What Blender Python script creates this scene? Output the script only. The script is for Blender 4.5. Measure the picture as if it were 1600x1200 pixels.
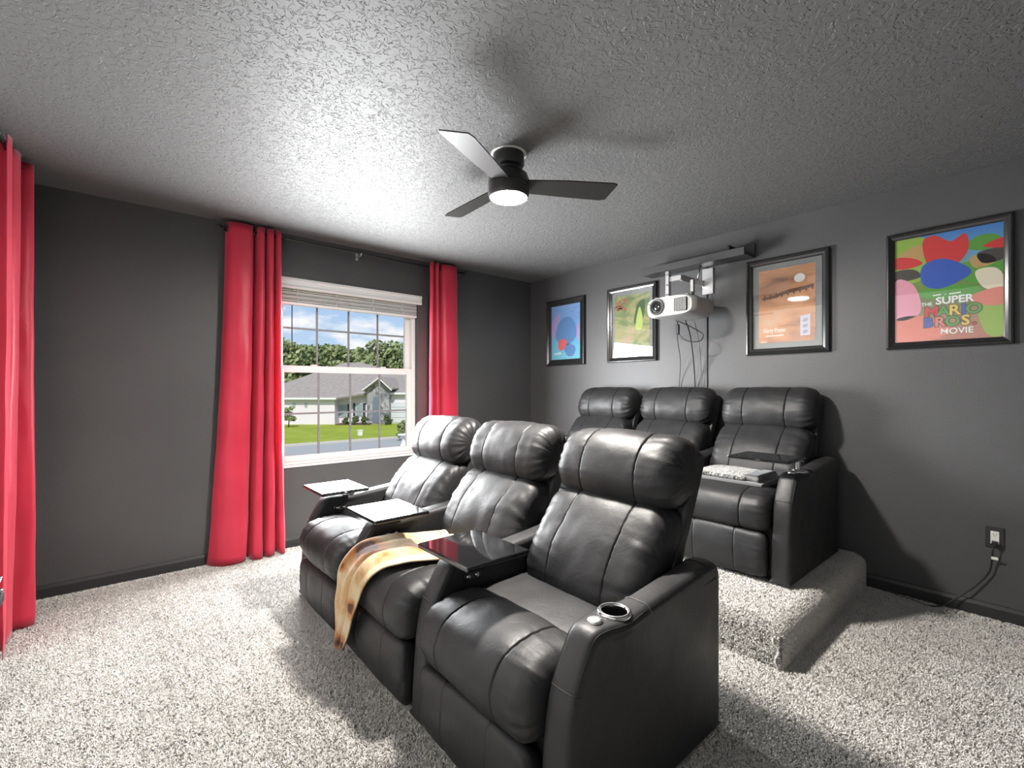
import bpy, bmesh, math, random
from math import sin, cos, pi, radians, sqrt, exp
from mathutils import Vector, Matrix, noise

for o in list(bpy.data.objects): bpy.data.objects.remove(o)
scene = bpy.context.scene
COL = scene.collection
random.seed(7)

# ------------------------------------------------------------------ camera
# world: corner of window wall (x=0) and poster wall (y=0) is the origin, floor z=0
F, HX, HY = 729.0, 800.0, 607.0
A = math.atan2(HX-177.0, F)
CX, CY, CZ = 3.8877, -3.5994, 1.2418
CEIL = 2.44
cam_d = bpy.data.cameras.new('camera'); cam = bpy.data.objects.new('camera', cam_d); COL.objects.link(cam)
cam.location = (CX, CY, CZ); cam.rotation_euler = (pi/2, 0, pi/2-A)
cam_d.sensor_fit = 'HORIZONTAL'; cam_d.sensor_width = 36; cam_d.lens = F/1600*36
cam_d.shift_y = (HY-600)/1600; cam_d.clip_start = .05; cam_d.clip_end = 500
scene.camera = cam

# ------------------------------------------------------------------ exposure
vs = scene.view_settings
vs.view_transform = 'Standard'; vs.look = 'None'; vs.gamma = 1.0; vs.use_curve_mapping = False
vs.exposure = 1.05

# ------------------------------------------------------------------ sky
W = bpy.data.worlds.new('sky'); scene.world = W; W.use_nodes = True
nt = W.node_tree; nt.nodes.clear()
def N(t, ty, **k):
    n = t.nodes.new(ty)
    for a, b in k.items(): setattr(n, a, b)
    return n
tc = N(nt, 'ShaderNodeTexCoord'); sp = N(nt, 'ShaderNodeSeparateXYZ')
nt.links.new(tc.outputs['Generated'], sp.inputs[0])
gr = N(nt, 'ShaderNodeValToRGB'); nt.links.new(sp.outputs[2], gr.inputs[0])
gr.color_ramp.elements[0].position = .0; gr.color_ramp.elements[0].color = (.62, .78, .95, 1)
gr.color_ramp.elements[1].position = .35; gr.color_ramp.elements[1].color = (.20, .42, .80, 1)
mp = N(nt, 'ShaderNodeMapping'); mp.inputs['Scale'].default_value = (4.2, 4.2, 11); mp.inputs['Location'].default_value = (.3, 1.7, .35)
nt.links.new(tc.outputs['Generated'], mp.inputs[0])
cl = N(nt, 'ShaderNodeTexNoise'); cl.inputs['Scale'].default_value = 1.6; cl.inputs['Detail'].default_value = 7; cl.inputs['Roughness'].default_value = .55
nt.links.new(mp.outputs[0], cl.inputs['Vector'])
cr = N(nt, 'ShaderNodeValToRGB'); nt.links.new(cl.outputs[0], cr.inputs[0])
cr.color_ramp.elements[0].position = .47; cr.color_ramp.elements[1].position = .60
mxs = N(nt, 'ShaderNodeMix', data_type='RGBA'); nt.links.new(cr.outputs[0], mxs.inputs[0])
nt.links.new(gr.outputs[0], mxs.inputs[6]); mxs.inputs[7].default_value = (1.0, 1.0, 1.0, 1)
bg = N(nt, 'ShaderNodeBackground'); bg.inputs[1].default_value = .48
nt.links.new(mxs.outputs[2], bg.inputs[0])
wo = N(nt, 'ShaderNodeOutputWorld'); nt.links.new(bg.outputs[0], wo.inputs[0])

# ------------------------------------------------------------------ sun and daylight at the window
def lamp(name, kind, loc, energy, color, **k):
    d = bpy.data.lights.new(name, kind); d.energy = energy; d.color = color
    for a, b in k.items(): setattr(d, a, b)
    o = bpy.data.objects.new(name, d); COL.objects.link(o); o.location = loc
    return o
sun = lamp('sun', 'SUN', (0, 0, 30), 1.6, (1, .95, .87), angle=.01)
sun.rotation_euler = Vector((-.62, .38, -.75)).to_track_quat('-Z', 'Y').to_euler()
# skylight entering through the window, in four bands that all look down into the room
for k in range(4):
    day = lamp('window_daylight', 'AREA', (.045, -2.045, .89+k*.27), 27, (.96, .985, 1.0), shape='RECTANGLE', size=1.12, size_y=.30)
    day.rotation_euler = Vector((1, 0, -.12)).to_track_quat('-Z', 'Y').to_euler()

# ------------------------------------------------------------------ materials
def mat(name, color, rough=.5, metal=0.0, spec=.5, coat=0.0, emit=None, estr=0.0, alpha=None, sheen=0.0, trans=0.0):
    m = bpy.data.materials.new(name); m.use_nodes = True
    b = m.node_tree.nodes['Principled BSDF']
    b.inputs['Base Color'].default_value = (*color, 1); b.inputs['Roughness'].default_value = rough
    b.inputs['Metallic'].default_value = metal; b.inputs['Specular IOR Level'].default_value = spec
    b.inputs['Coat Weight'].default_value = coat; b.inputs['Sheen Weight'].default_value = sheen
    if emit: b.inputs['Emission Color'].default_value = (*emit, 1); b.inputs['Emission Strength'].default_value = estr
    return m
def bsdf(m): return m.node_tree.nodes['Principled BSDF']
def coords(m, kind='Object', scale=(1, 1, 1)):
    t = m.node_tree; c = N(t, 'ShaderNodeTexCoord'); p = N(t, 'ShaderNodeMapping')
    p.inputs['Scale'].default_value = scale
    t.links.new(c.outputs[kind], p.inputs[0]); return p.outputs[0]
def tex_noise(m, vec, scale, detail=3, rough=.5, dist=0.0):
    t = m.node_tree; n = N(t, 'ShaderNodeTexNoise')
    n.inputs['Scale'].default_value = scale; n.inputs['Detail'].default_value = detail
    n.inputs['Roughness'].default_value = rough; n.inputs['Distortion'].default_value = dist
    t.links.new(vec, n.inputs['Vector']); return n.outputs[0]
def ramp(m, fac, stops, interp='LINEAR'):
    t = m.node_tree; r = N(t, 'ShaderNodeValToRGB'); t.links.new(fac, r.inputs[0])
    r.color_ramp.interpolation = interp
    while len(r.color_ramp.elements) < len(stops): r.color_ramp.elements.new(.5)
    for e, (p, c) in zip(r.color_ramp.elements, stops):
        e.position = p; e.color = (*c, 1) if len(c) == 3 else c
    return r.outputs[0]
def g(v): return (v, v, v)
def bump(m, height, strength, dist, prev=None):
    t = m.node_tree; b = N(t, 'ShaderNodeBump')
    b.inputs['Strength'].default_value = strength; b.inputs['Distance'].default_value = dist
    t.links.new(height, b.inputs['Height'])
    if prev: t.links.new(prev, b.inputs['Normal'])
    t.links.new(b.outputs[0], bsdf(m).inputs['Normal']); return b.outputs[0]
def setc(m, sock, inp='Base Color'): m.node_tree.links.new(sock, bsdf(m).inputs[inp])

M = {}
# dark grey wall paint, orange peel
m = M['wall'] = mat('wall_paint', (.075, .075, .077), .46, spec=.45)
v = coords(m); setc(m, ramp(m, tex_noise(m, v, 1.3, 4), [(.35, (.068, .068, .070)), (.7, (.082, .082, .084))]))
bump(m, tex_noise(m, v, 130, 2), .25, .004)
M['whitewall'] = mat('white_projection_wall', (.84, .84, .83), .6)
# knockdown ceiling
m = M['ceiling'] = mat('ceiling_paint', (.14, .14, .139), .56, spec=.32)
v = coords(m)
h1 = ramp(m, tex_noise(m, v, 32, 3, .55, 1.3), [(.475, g(0)), (.525, g(1))])
h2 = tex_noise(m, v, 150, 2)
n1 = bump(m, h1, .65, .007); bump(m, h2, .12, .003, n1)
# carpet
def carpet_mat(name, c0, c1):
    m = mat(name, c0, .95, spec=.1, sheen=.3)
    v = coords(m)
    f = tex_noise(m, v, 120, 4, .75, 1.6)
    big = tex_noise(m, v, 2.2, 4, .6, .5)
    t = m.node_tree
    a = ramp(m, f, [(.33, tuple(c*.30 for c in c0)), (.46, c0), (.66, c1)])
    b_ = ramp(m, big, [(.35, g(.82)), (.65, g(1.0))])
    mx = N(t, 'ShaderNodeMix', data_type='RGBA', blend_type='MULTIPLY'); mx.inputs[0].default_value = 1
    t.links.new(a, mx.inputs[6]); t.links.new(b_, mx.inputs[7]); setc(m, mx.outputs[2])
    n = bump(m, f, 1.0, .022)
    bump(m, tex_noise(m, v, 38, 3), .5, .02, n)
    return m
M['carpet'] = carpet_mat('carpet', (.47, .45, .42), (.66, .64, .60))
M['base'] = mat('baseboard_paint', (.030, .030, .031), .4)
# leather
def leather(name, c, r0, r1):
    m = mat(name, c, .36, spec=.38)
    v = coords(m)
    setc(m, ramp(m, tex_noise(m, v, 7, 3), [(.3, g(r0)), (.7, g(r1))]), 'Roughness')
    t = m.node_tree; vo = N(t, 'ShaderNodeTexVoronoi'); vo.inputs['Scale'].default_value = 420; t.links.new(v, vo.inputs['Vector'])
    n = bump(m, vo.outputs['Distance'], .07, .001)
    bump(m, tex_noise(m, v, 24, 4, .6, .8), .16, .008, n)
    return m
M['leather'] = leather('black_leather', (.019, .019, .020), .43, .55)
M['leather_side'] = leather('black_vinyl', (.023, .023, .024), .44, .56)
M['stitch'] = mat('stitching', (.10, .10, .10), .5)
M['seam'] = mat('seam_dark', (.008, .008, .008), .6)
M['chrome'] = mat('chrome', (.75, .75, .75), .16, 1.0)
M['steel'] = mat('brushed_steel', (.62, .62, .62), .34, 1.0)
M['black'] = mat('black_plastic', (.012, .012, .012), .4)
M['gloss'] = mat('black_gloss', (.010, .010, .011), .05, spec=.6, coat=.6)
M['hole'] = mat('cup_well', (.006, .006, .006), .5)
# red curtain
m = M['curtain'] = mat('red_satin', (.62, .03, .07), .42, spec=.4, sheen=.25)
v = coords(m)
setc(m, ramp(m, tex_noise(m, v, 3, 3), [(.3, (.56, .022, .058)), (.7, (.68, .035, .08))]))
t = m.node_tree; bump(m, tex_noise(m, v, 14, 4, .55, 1.0), .18, .012)
tl = N(t, 'ShaderNodeBsdfTranslucent'); tl.inputs[0].default_value = (.75, .03, .07, 1)
ms = N(t, 'ShaderNodeMixShader'); ms.inputs[0].default_value = .18
t.links.new(bsdf(m).outputs[0], ms.inputs[1]); t.links.new(tl.outputs[0], ms.inputs[2])
t.links.new(ms.outputs[0], t.nodes['Material Output'].inputs[0])
M['rod'] = mat('black_rod', (.012, .012, .012), .28, spec=.6)
M['bronze'] = mat('dark_grommet', (.05, .05, .05), .25, .9)
M['vinyl'] = mat('white_window_vinyl', (.74, .73, .72), .35)
M['muntin'] = mat('grille_bars', (.20, .21, .22), .4)
M['blind'] = mat('white_blind', (.72, .72, .71), .38)
M['wand'] = mat('dark_wand', (.05, .05, .055), .3)
def glass(name, refl, tint=(1, 1, 1), rough=0.0):
    m = bpy.data.materials.new(name); m.use_nodes = True; t = m.node_tree; t.nodes.clear()
    tr = N(t, 'ShaderNodeBsdfTransparent'); tr.inputs[0].default_value = (*tint, 1)
    gl = N(t, 'ShaderNodeBsdfGlossy'); gl.inputs['Roughness'].default_value = rough
    fr = N(t, 'ShaderNodeFresnel'); ge = N(t, 'ShaderNodeNewGeometry'); mr = N(t, 'ShaderNodeMapRange')
    mr.inputs['To Min'].default_value = refl; mr.inputs['To Max'].default_value = 1/refl
    t.links.new(ge.outputs['Backfacing'], mr.inputs['Value']); t.links.new(mr.outputs[0], fr.inputs[0])
    mx = N(t, 'ShaderNodeMixShader'); o = N(t, 'ShaderNodeOutputMaterial')
    t.links.new(fr.outputs[0], mx.inputs[0]); t.links.new(tr.outputs[0], mx.inputs[1]); t.links.new(gl.outputs[0], mx.inputs[2])
    t.links.new(mx.outputs[0], o.inputs[0]); return m
M['pane'] = glass('window_glass', 1.06)
M['pglass'] = glass('poster_glazing', 1.85, (.97, .98, .98), .015)
M['fan'] = mat('fan_black', (.022, .021, .021), .42)
M['blade'] = mat('fan_blade', (.030, .029, .028), .45, spec=.22)
M['lens_light'] = mat('fan_diffuser', (.9, .9, .9), .4, emit=(1.0, .945, .885), estr=700)
M['plaster'] = mat('unpainted_ring', (.72, .72, .70), .8)
M['shelf'] = mat('shelf_paint', (.050, .050, .051), .45)
M['frame'] = mat('black_frame', (.016, .016, .016), .22, spec=.6)
M['mat_grey'] = mat('grey_mount', (.22, .23, .22), .7)
M['proj'] = mat('projector_white', (.37, .37, .366), .35)
M['projgrey'] = mat('projector_grey', (.10, .10, .10), .4)
M['cable'] = mat('black_cable', (.012, .012, .012), .45)
M['greycable'] = mat('grey_cable', (.12, .12, .12), .5)
M['white'] = mat('white_plastic', (.78, .78, .75), .35)
M['screen'] = mat('projection_screen', (.82, .82, .82), .8, spec=.2)
m = M['plate'] = mat('outlet_plate', (.028, .028, .029), .3)

# ------------------------------------------------------------------ mesh helpers
def tag(o, label=None, cat=None, group=None, kind=None):
    if label: o['label'] = label
    if cat: o['category'] = cat
    if group: o['group'] = group
    if kind: o['kind'] = kind
    return o
def obj(name, bm, material, parent=None, smooth=None):
    me = bpy.data.meshes.new(name); bm.normal_update(); bm.to_mesh(me); bm.free()
    mats = material if isinstance(material, (list, tuple)) else [material]
    for q in mats: me.materials.append(q)
    o = bpy.data.objects.new(name, me); COL.objects.link(o)
    if parent: o.parent = parent
    if smooth is True: me.shade_smooth()
    elif smooth: 
        me.shade_smooth()
        me.set_sharp_from_angle(angle=radians(smooth))
    return o
def thing(name, label, cat, loc=(0, 0, 0), rz=0, group=None, kind=None):
    o = bpy.data.objects.new(name, None); COL.objects.link(o); o.empty_display_size = .1
    o.location = loc; o.rotation_euler = (0, 0, rz); return tag(o, label, cat, group, kind)
def struct(name, bm, material, parent=None, smooth=None):
    o = obj(name, bm, material, parent, smooth)
    if not parent: o['kind'] = 'structure'
    return o
def box(bm, lo, hi, bev=0, seg=2, mi=0):
    lo = Vector(lo); hi = Vector(hi)
    r = bmesh.ops.create_cube(bm, size=1)
    vs_ = r['verts']
    for v in vs_: v.co = Vector(((v.co.x+.5)*(hi.x-lo.x)+lo.x, (v.co.y+.5)*(hi.y-lo.y)+lo.y, (v.co.z+.5)*(hi.z-lo.z)+lo.z))
    fs = {f for v in vs_ for f in v.link_faces}
    for f in fs: f.material_index = mi
    if bev:
        es = {e for v in vs_ for e in v.link_edges}
        bmesh.ops.bevel(bm, geom=list(es), offset=bev, segments=seg, profile=.5, affect='EDGES', clamp_overlap=True, material=mi)
def B(lo, hi, bev=0, seg=2):
    bm = bmesh.new(); box(bm, lo, hi, bev, seg); return bm
def catmull(pts, n, closed=True):
    P = [Vector(p) for p in pts]; L = len(P); out = []
    segs = L if closed else L-1
    def at(i): return P[i % L] if closed else P[max(0, min(L-1, i))]
    lens = [(at(i+1)-at(i)).length for i in range(segs)]; tot = sum(lens)
    for k in range(n):
        s = tot*k/n if closed else tot*k/(n-1)
        i = 0
        while i < segs-1 and s > lens[i]: s -= lens[i]; i += 1
        u = min(1, s/max(1e-9, lens[i]))
        a, b, c, d = at(i-1), at(i), at(i+1), at(i+2)
        out.append(.5*((2*b)+(c-a)*u+(2*a-5*b+4*c-d)*u*u+(3*b-a-3*c+d)*u**3))
    return out
def tube(bm, pts, r, n=8, cap=True, closed=False):
    P = [Vector(p) for p in pts]; rings = []
    up = Vector((0, 0, 1)); prev = None
    L = len(P)
    for i, p in enumerate(P):
        if closed: t = P[(i+1) % L]-P[i-1]
        else: t = P[min(L-1, i+1)]-P[max(0, i-1)]
        t.normalize()
        a = prev if prev else (up if abs(t.z) < .9 else Vector((1, 0, 0)))
        s = (a-t*a.dot(t)).normalized(); prev = s; q = t.cross(s)
        rr = r[i] if isinstance(r, (list, tuple)) else r
        rings.append([bm.verts.new(p+(s*cos(2*pi*k/n)+q*sin(2*pi*k/n))*rr) for k in range(n)])
    cnt = L if closed else L-1
    for i in range(cnt):
        a, b = rings[i], rings[(i+1) % L]
        for k in range(n): bm.faces.new((a[k], a[(k+1) % n], b[(k+1) % n], b[k]))
    if cap and not closed: bm.faces.new(rings[0][::-1]); bm.faces.new(rings[-1])
def T(pts, r, n=8, closed=False):
    bm = bmesh.new(); tube(bm, pts, r, n, True, closed); bmesh.ops.recalc_face_normals(bm, faces=bm.faces); return bm
def lathe(bm, prof, c=(0, 0, 0), n=32, axis='Z', capb=True, capt=True):
    c = Vector(c); rings = []
    for r, h in prof:
        ring = []
        for k in range(n):
            a = 2*pi*k/n
            if axis == 'Z': q = Vector((r*cos(a), r*sin(a), h))
            elif axis == 'Y': q = Vector((r*cos(a), h, r*sin(a)))
            else: q = Vector((h, r*cos(a), r*sin(a)))
            ring.append(bm.verts.new(c+q))
        rings.append(ring)
    for a, b in zip(rings, rings[1:]):
        for k in range(n): bm.faces.new((a[k], a[(k+1) % n], b[(k+1) % n], b[k]))
    if capb: bm.faces.new(rings[0][::-1])
    if capt: bm.faces.new(rings[-1])
    bmesh.ops.recalc_face_normals(bm, faces=bm.faces)
def Lm(prof, c=(0, 0, 0), n=32, axis='Z', capb=True, capt=True):
    bm = bmesh.new(); lathe(bm, prof, c, n, axis, capb, capt); return bm
def prism(bm, poly, axis, a, b, mi=0):
    """poly of 2D points extruded along axis from a to b"""
    def mk(p, h):
        if axis == 'X': return Vector((h, p[0], p[1]))
        if axis == 'Y': return Vector((p[0], h, p[1]))
        return Vector((p[0], p[1], h))
    v0 = [bm.verts.new(mk(p, a)) for p in poly]; v1 = [bm.verts.new(mk(p, b)) for p in poly]
    n = len(poly); fs = [bm.faces.new(v0), bm.faces.new(v1[::-1])]
    for i in range(n): fs.append(bm.faces.new((v0[i], v1[i], v1[(i+1) % n], v0[(i+1) % n])))
    for f in fs: f.material_index = mi
    bmesh.ops.recalc_face_normals(bm, faces=fs)
def PR(poly, axis, a, b):
    bm = bmesh.new(); prism(bm, poly, axis, a, b); return bm

# ------------------------------------------------------------------ room shell
XR, YF = 4.55, -4.12       # right wall, front wall
struct('floor', B((-.16, YF-.15, -.12), (XR+.15, .15, 0)), M['carpet'])
struct('ceiling', B((-.16, YF-.15, CEIL), (XR+.15, .15, CEIL+.12)), M['ceiling'])
struct('wall_back', B((-.16, 0, 0), (XR+.15, .15, CEIL)), M['wall'])
struct('wall_front', B((-.16, YF-.15, 0), (XR+.15, YF, CEIL)), M['whitewall'])
struct('wall_right', B((XR, YF, 0), (XR+.15, 0, CEIL)), M['wall'])
OY0, OY1, OZ0, OZ1 = -2.66, -1.435, .625, 2.085
WT = -.15
bm = bmesh.new()
box(bm, (WT, YF, 0), (0, OY0, CEIL)); box(bm, (WT, OY1, 0), (0, 0, CEIL))
box(bm, (WT, OY0, 0), (0, OY1, OZ0)); box(bm, (WT, OY0, OZ1), (0, OY1, CEIL))
bmesh.ops.remove_doubles(bm, verts=bm.verts, dist=1e-5)
struct('wall_left', bm, M['wall'])
bp = [(0, 0), (.013, 0), (.013, .062), (.006, .080), (0, .083)]
bm = bmesh.new(); prism(bm, bp, 'Y', YF, 0); struct('baseboard_left', bm, M['base'])
bm = bmesh.new(); prism(bm, [(-x, z) for x, z in bp], 'X', 3.11, XR); struct('baseboard_back', bm, M['base'])
bm = bmesh.new(); prism(bm, [(YF+x, z) for x, z in bp], 'X', .013, XR); struct('baseboard_front', bm, M['base'])
bm = bmesh.new(); prism(bm, [(XR-x, z) for x, z in bp], 'Y', YF+.013, -.013); struct('baseboard_right', bm, M['base'])

# carpeted riser
RH, RX, RY = .19, 3.10, -1.372
bm = bmesh.new(); box(bm, (.014, RY, 0), (RX, -.001, RH))
def near(a, b): return abs(a-b) < 1e-4
es = [e for e in bm.edges if all(near(v.co.z, RH) for v in e.verts) and (all(near(v.co.y, RY) for v in e.verts) or all(near(v.co.x, RX) for v in e.verts))]
bmesh.ops.bevel(bm, geom=es, offset=.055, segments=6, profile=.5, affect='EDGES')
bmesh.ops.triangulate(bm, faces=[f for f in bm.faces if len(f.verts) > 4])
bmesh.ops.subdivide_edges(bm, edges=[e for e in bm.edges if e.calc_length() > .3], cuts=9, use_grid_fill=True)
riser = struct('floor_riser', bm, M['carpet'], smooth=50)
# frayed carpet seam at its front right corner
pts = [(RX-.045+.02*sin(i*1.3)*.4+.03*min(1, i/5), RY-.011-.004*sin(i*2.1)+.03*max(0, 1-i/3), RH-.012-.176*i/11) for i in range(12)]
bm = T(pts, [.0025+.003*abs(sin(i*1.7)) for i in range(12)], 6)
obj('carpet_seam', bm, mat('carpet_backing', (.62, .60, .55), .9), riser, True)
bm = T(catmull([(RX-.03, RY-.012, .10), (RX-.06, RY-.03, .085), (RX-.10, RY-.025, .095), (RX-.12, RY-.012, .105)], 14, False), .0012, 5)
obj('loose_thread', bm, bpy.data.materials['carpet_backing'], riser, True)

# carpet pile: one patch of twisted tufts, repeated over the floor and the riser
def tuft(vs_, fs_, tone, P, u, v_, nn, rn):
    tn = rn.uniform(.62, 1.0) if rn.random() > .05 else rn.uniform(.4, .55)
    la = rn.uniform(0, 2*pi)
    for b in range(3):
        a_ = rn.uniform(0, 2*pi); h = rn.uniform(.006, .0105); w = rn.uniform(.0012, .0019)
        dx, dy = cos(la)*.6+cos(a_)*.8, sin(la)*.6+sin(a_)*.8; ln = rn.uniform(.3, .9)*h
        px_, py_ = -sin(a_)*w, cos(a_)*w; bx_, by_ = rn.uniform(-.0025, .0025), rn.uniform(-.0025, .0025)
        k = len(vs_)
        for f_, hh, ww in ((0, 0, 1.0), (.35, .6, 1.1), (1.0, 1.0, .6)):
            for sg in (1, -1):
                x_, y_, z_ = bx_+dx*ln*f_+px_*ww*sg, by_+dy*ln*f_+py_*ww*sg, h*hh
                vs_.append((P[0]+u[0]*x_+v_[0]*y_+nn[0]*z_, P[1]+u[1]*x_+v_[1]*y_+nn[1]*z_, P[2]+u[2]*x_+v_[2]*y_+nn[2]*z_))
        tone += [tn]*6
        fs_ += [(k, k+1, k+3, k+2), (k+2, k+3, k+5, k+4)]
def pile_mesh(name, vs_, fs_, tone):
    me = bpy.data.meshes.new(name); me.from_pydata(vs_, [], fs_)
    at = me.attributes.new('tone', 'FLOAT', 'POINT'); at.data.foreach_set('value', tone)
    me.materials.append(M['pile']); return bpy.data.objects.new(name, me)
def pile_patch(size, count, seed):
    rn = random.Random(seed); vs_, fs_, tone = [], [], []
    for _ in range(count): tuft(vs_, fs_, tone, (rn.uniform(0, size), rn.uniform(0, size), 0), (1, 0, 0), (0, 1, 0), (0, 0, 1), rn)
    return pile_mesh('pile_patch', vs_, fs_, tone)
m = M['pile'] = mat('carpet_yarn', (.6, .57, .53), .9, spec=.1, sheen=.3)
an = N(m.node_tree, 'ShaderNodeAttribute', attribute_name='tone')
gp = N(m.node_tree, 'ShaderNodeNewGeometry'); pt_ = tex_noise(m, gp.outputs['Position'], 2.3, 4, .6, .5)
c_a = ramp(m, an.outputs['Fac'], [(.3, (.40, .38, .35)), (.65, (.70, .68, .645)), (1.0, (.82, .80, .765))])
c_b = ramp(m, pt_, [(.35, g(.86)), (.65, g(1.0))])
mx = N(m.node_tree, 'ShaderNodeMix', data_type='RGBA', blend_type='MULTIPLY'); mx.inputs[0].default_value = 1
m.node_tree.links.new(c_a, mx.inputs[6]); m.node_tree.links.new(c_b, mx.inputs[7]); setc(m, mx.outputs[2])
PS = .25
def pile_points(areas):
    """areas: origin, u vector, v vector, extent along each; returns points, eulers, scales"""
    P_, R_, S_ = [], [], []
    rn = random.Random(5)
    for o_, u, v_, lu, lv in areas:
        o_, u, v_ = Vector(o_), Vector(u), Vector(v_); nrm = u.cross(v_)
        nu, nv = max(1, round(lu/PS)), max(1, round(lv/PS))
        if lv < PS*.7: nv = 1
        su, sv = lu/nu/PS, lv/nv/PS
        for i in range(nu):
            for j in range(nv):
                q = rn.randrange(2)        # half turn for variety
                uu, ww = (u, v_) if q == 0 else (-u, -v_)
                c = o_+u*(lu/nu*(i+q))+v_*(lv/nv*(j+q))
                mt_ = Matrix((uu, ww, nrm)).transposed()
                P_.append(c); R_.append(mt_.to_euler()); S_.append((su, sv, 1))
    return P_, R_, S_
def pile_object(name, label, areas, patch):
    P_, R_, S_ = pile_points(areas)
    me = bpy.data.meshes.new(name); me.from_pydata([tuple(p) for p in P_], [], [])
    a1 = me.attributes.new('rot', 'FLOAT_VECTOR', 'POINT'); a1.data.foreach_set('vector', [c for r_ in R_ for c in r_])
    a2 = me.attributes.new('siz', 'FLOAT_VECTOR', 'POINT'); a2.data.foreach_set('vector', [c for r_ in S_ for c in r_])
    o = bpy.data.objects.new(name, me); COL.objects.link(o)
    ng = bpy.data.node_groups.new(name, 'GeometryNodeTree')
    ng.interface.new_socket('Geometry', in_out='INPUT', socket_type='NodeSocketGeometry'); ng.interface.new_socket('Geometry', in_out='OUTPUT', socket_type='NodeSocketGeometry')
    gi, go = N(ng, 'NodeGroupInput'), N(ng, 'NodeGroupOutput'); ip = N(ng, 'GeometryNodeInstanceOnPoints'); oi = N(ng, 'GeometryNodeObjectInfo')
    oi.inputs['Object'].default_value = patch
    ra, sa = N(ng, 'GeometryNodeInputNamedAttribute', data_type='FLOAT_VECTOR'), N(ng, 'GeometryNodeInputNamedAttribute', data_type='FLOAT_VECTOR')
    ra.inputs['Name'].default_value = 'rot'; sa.inputs['Name'].default_value = 'siz'
    er = N(ng, 'FunctionNodeEulerToRotation')
    L_ = ng.links.new
    L_(gi.outputs[0], ip.inputs['Points']); L_(oi.outputs['Geometry'], ip.inputs['Instance'])
    L_(ra.outputs['Attribute'], er.inputs[0]); L_(er.outputs[0], ip.inputs['Rotation']); L_(sa.outputs['Attribute'], ip.inputs['Scale'])
    L_(ip.outputs[0], go.inputs[0])
    md = o.modifiers.new('pile', 'NODES'); md.node_group = ng
    return tag(o, label, 'carpet', kind='stuff')
patch = pile_patch(PS, 2400, 3)
ex, ey, ez = (1, 0, 0), (0, 1, 0), (0, 0, 1)
br = .055
pile_object('carpet_pile', 'light grey twisted carpet pile covering the floor', [((.014, YF+.014, -.001), ex, ey, XR-.028, RY-YF-.012), ((RX+.002, RY, -.001), ex, ey, XR-RX-.016, -RY-.014)], patch)
pile_object('carpet_pile', 'light grey carpet pile on top of the raised platform', [((.016, RY+br, RH-.001), ex, ey, RX-br-.016, -RY-br-.002)], patch)
rn = random.Random(17); vs_, fs_, tone = [], [], []
def edge_pt(s_):
    """distance s_ up the wrapped edge -> (inset, height, outward part of normal, upward part)"""
    if s_ < RH-br: return 0, s_, 1, 0
    a_ = (s_-(RH-br))/br
    if a_ < pi/2: return br*(1-cos(a_)), RH-br+br*sin(a_), cos(a_), sin(a_)
    return br, RH, 0, 1
LE = RH-br+br*pi/2
for _ in range(int(RX*LE*38000)):
    x = rn.uniform(.016, RX-.004); o_, h, no, nu_ = edge_pt(rn.uniform(0, LE))
    if x > RX-o_: continue
    tuft(vs_, fs_, tone, (x, RY+o_, h), (1, 0, 0), (0, nu_, no), (0, -no, nu_), rn)
for _ in range(int(-RY*LE*38000)):
    y = rn.uniform(RY+.004, -.016); o_, h, no, nu_ = edge_pt(rn.uniform(0, LE))
    if y < RY+o_: continue
    tuft(vs_, fs_, tone, (RX-o_, y, h), (0, 1, 0), (-nu_, 0, no), (no, 0, nu_), rn)
pe = pile_mesh('carpet_pile', vs_, fs_, tone); COL.objects.link(pe); tag(pe, 'light grey carpet pile wrapped over the front and side of the platform', 'carpet', kind='stuff')

# ------------------------------------------------------------------ window in view
win = thing('window_1', None, None, (0, 0, 0), kind='structure')
WX0, WX1 = -.135, -.045
def wbox(name, lo, hi, mt='vinyl', parent=None, bev=.003): return obj(name, B(lo, hi, bev, 1), M[mt], parent or win)
fy0, fy1 = OY0+.002, OY1-.002
wbox('frame_side', (WX0, fy0, OZ0+.012), (WX1, fy0+.035, OZ1-.002))
wbox('frame_side', (WX0, fy1-.035, OZ0+.012), (WX1, fy1, OZ1-.002))
wbox('frame_head', (WX0, fy0+.035, OZ1-.035), (WX1, fy1-.035, OZ1-.002))
wbox('frame_foot', (WX0, fy0+.035, OZ0+.012), (WX1, fy1-.035, OZ0+.035))
def sash(name, x0, x1, z0, z1, st, top, bot, mz):
    s = thing(name, None, None); s.parent = win
    y0, y1 = fy0+.035, fy1-.035
    obj('stile', B((x0, y0, z0), (x1, y0+st, z1), .003, 1), M['vinyl'], s)
    obj('stile', B((x0, y1-st, z0), (x1, y1, z1), .003, 1), M['vinyl'], s)
    obj('rail', B((x0, y0+st, z1-top), (x1, y1-st, z1), .003, 1), M['vinyl'], s)
    obj('rail', B((x0, y0+st, z0), (x1, y1-st, z0+bot), .003, 1), M['vinyl'], s)
    gy0, gy1, gz0, gz1 = y0+st, y1-st, z0+bot, z1-top
    xm = (x0+x1)/2
    w = .0075
    ys = [gy0+(gy1-gy0)*k/4 for k in range(5)]
    zs = [gz0, mz, gz1]
    for k in range(4):
        for j in range(2):
            obj('pane', B((xm-.002, ys[k]+(w if k else 0), zs[j]+(w if j else 0)), (xm+.002, ys[k+1]-(w if k < 3 else 0), zs[j+1]-(w if j < 1 else 0))), M['pane'], s)
    for k in (1, 2, 3): obj('grille_bar', B((xm-.006, ys[k]-w, gz0), (xm+.006, ys[k]+w, gz1), .002, 1), M['muntin'], s)
    obj('grille_bar', B((xm-.005, gy0, mz-w), (xm+.005, gy1, mz+w), .002, 1), M['muntin'], s)
sash('upper_sash', -.13, -.095, 1.375, OZ1-.037, .045, .04, .03, 1.728)
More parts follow.
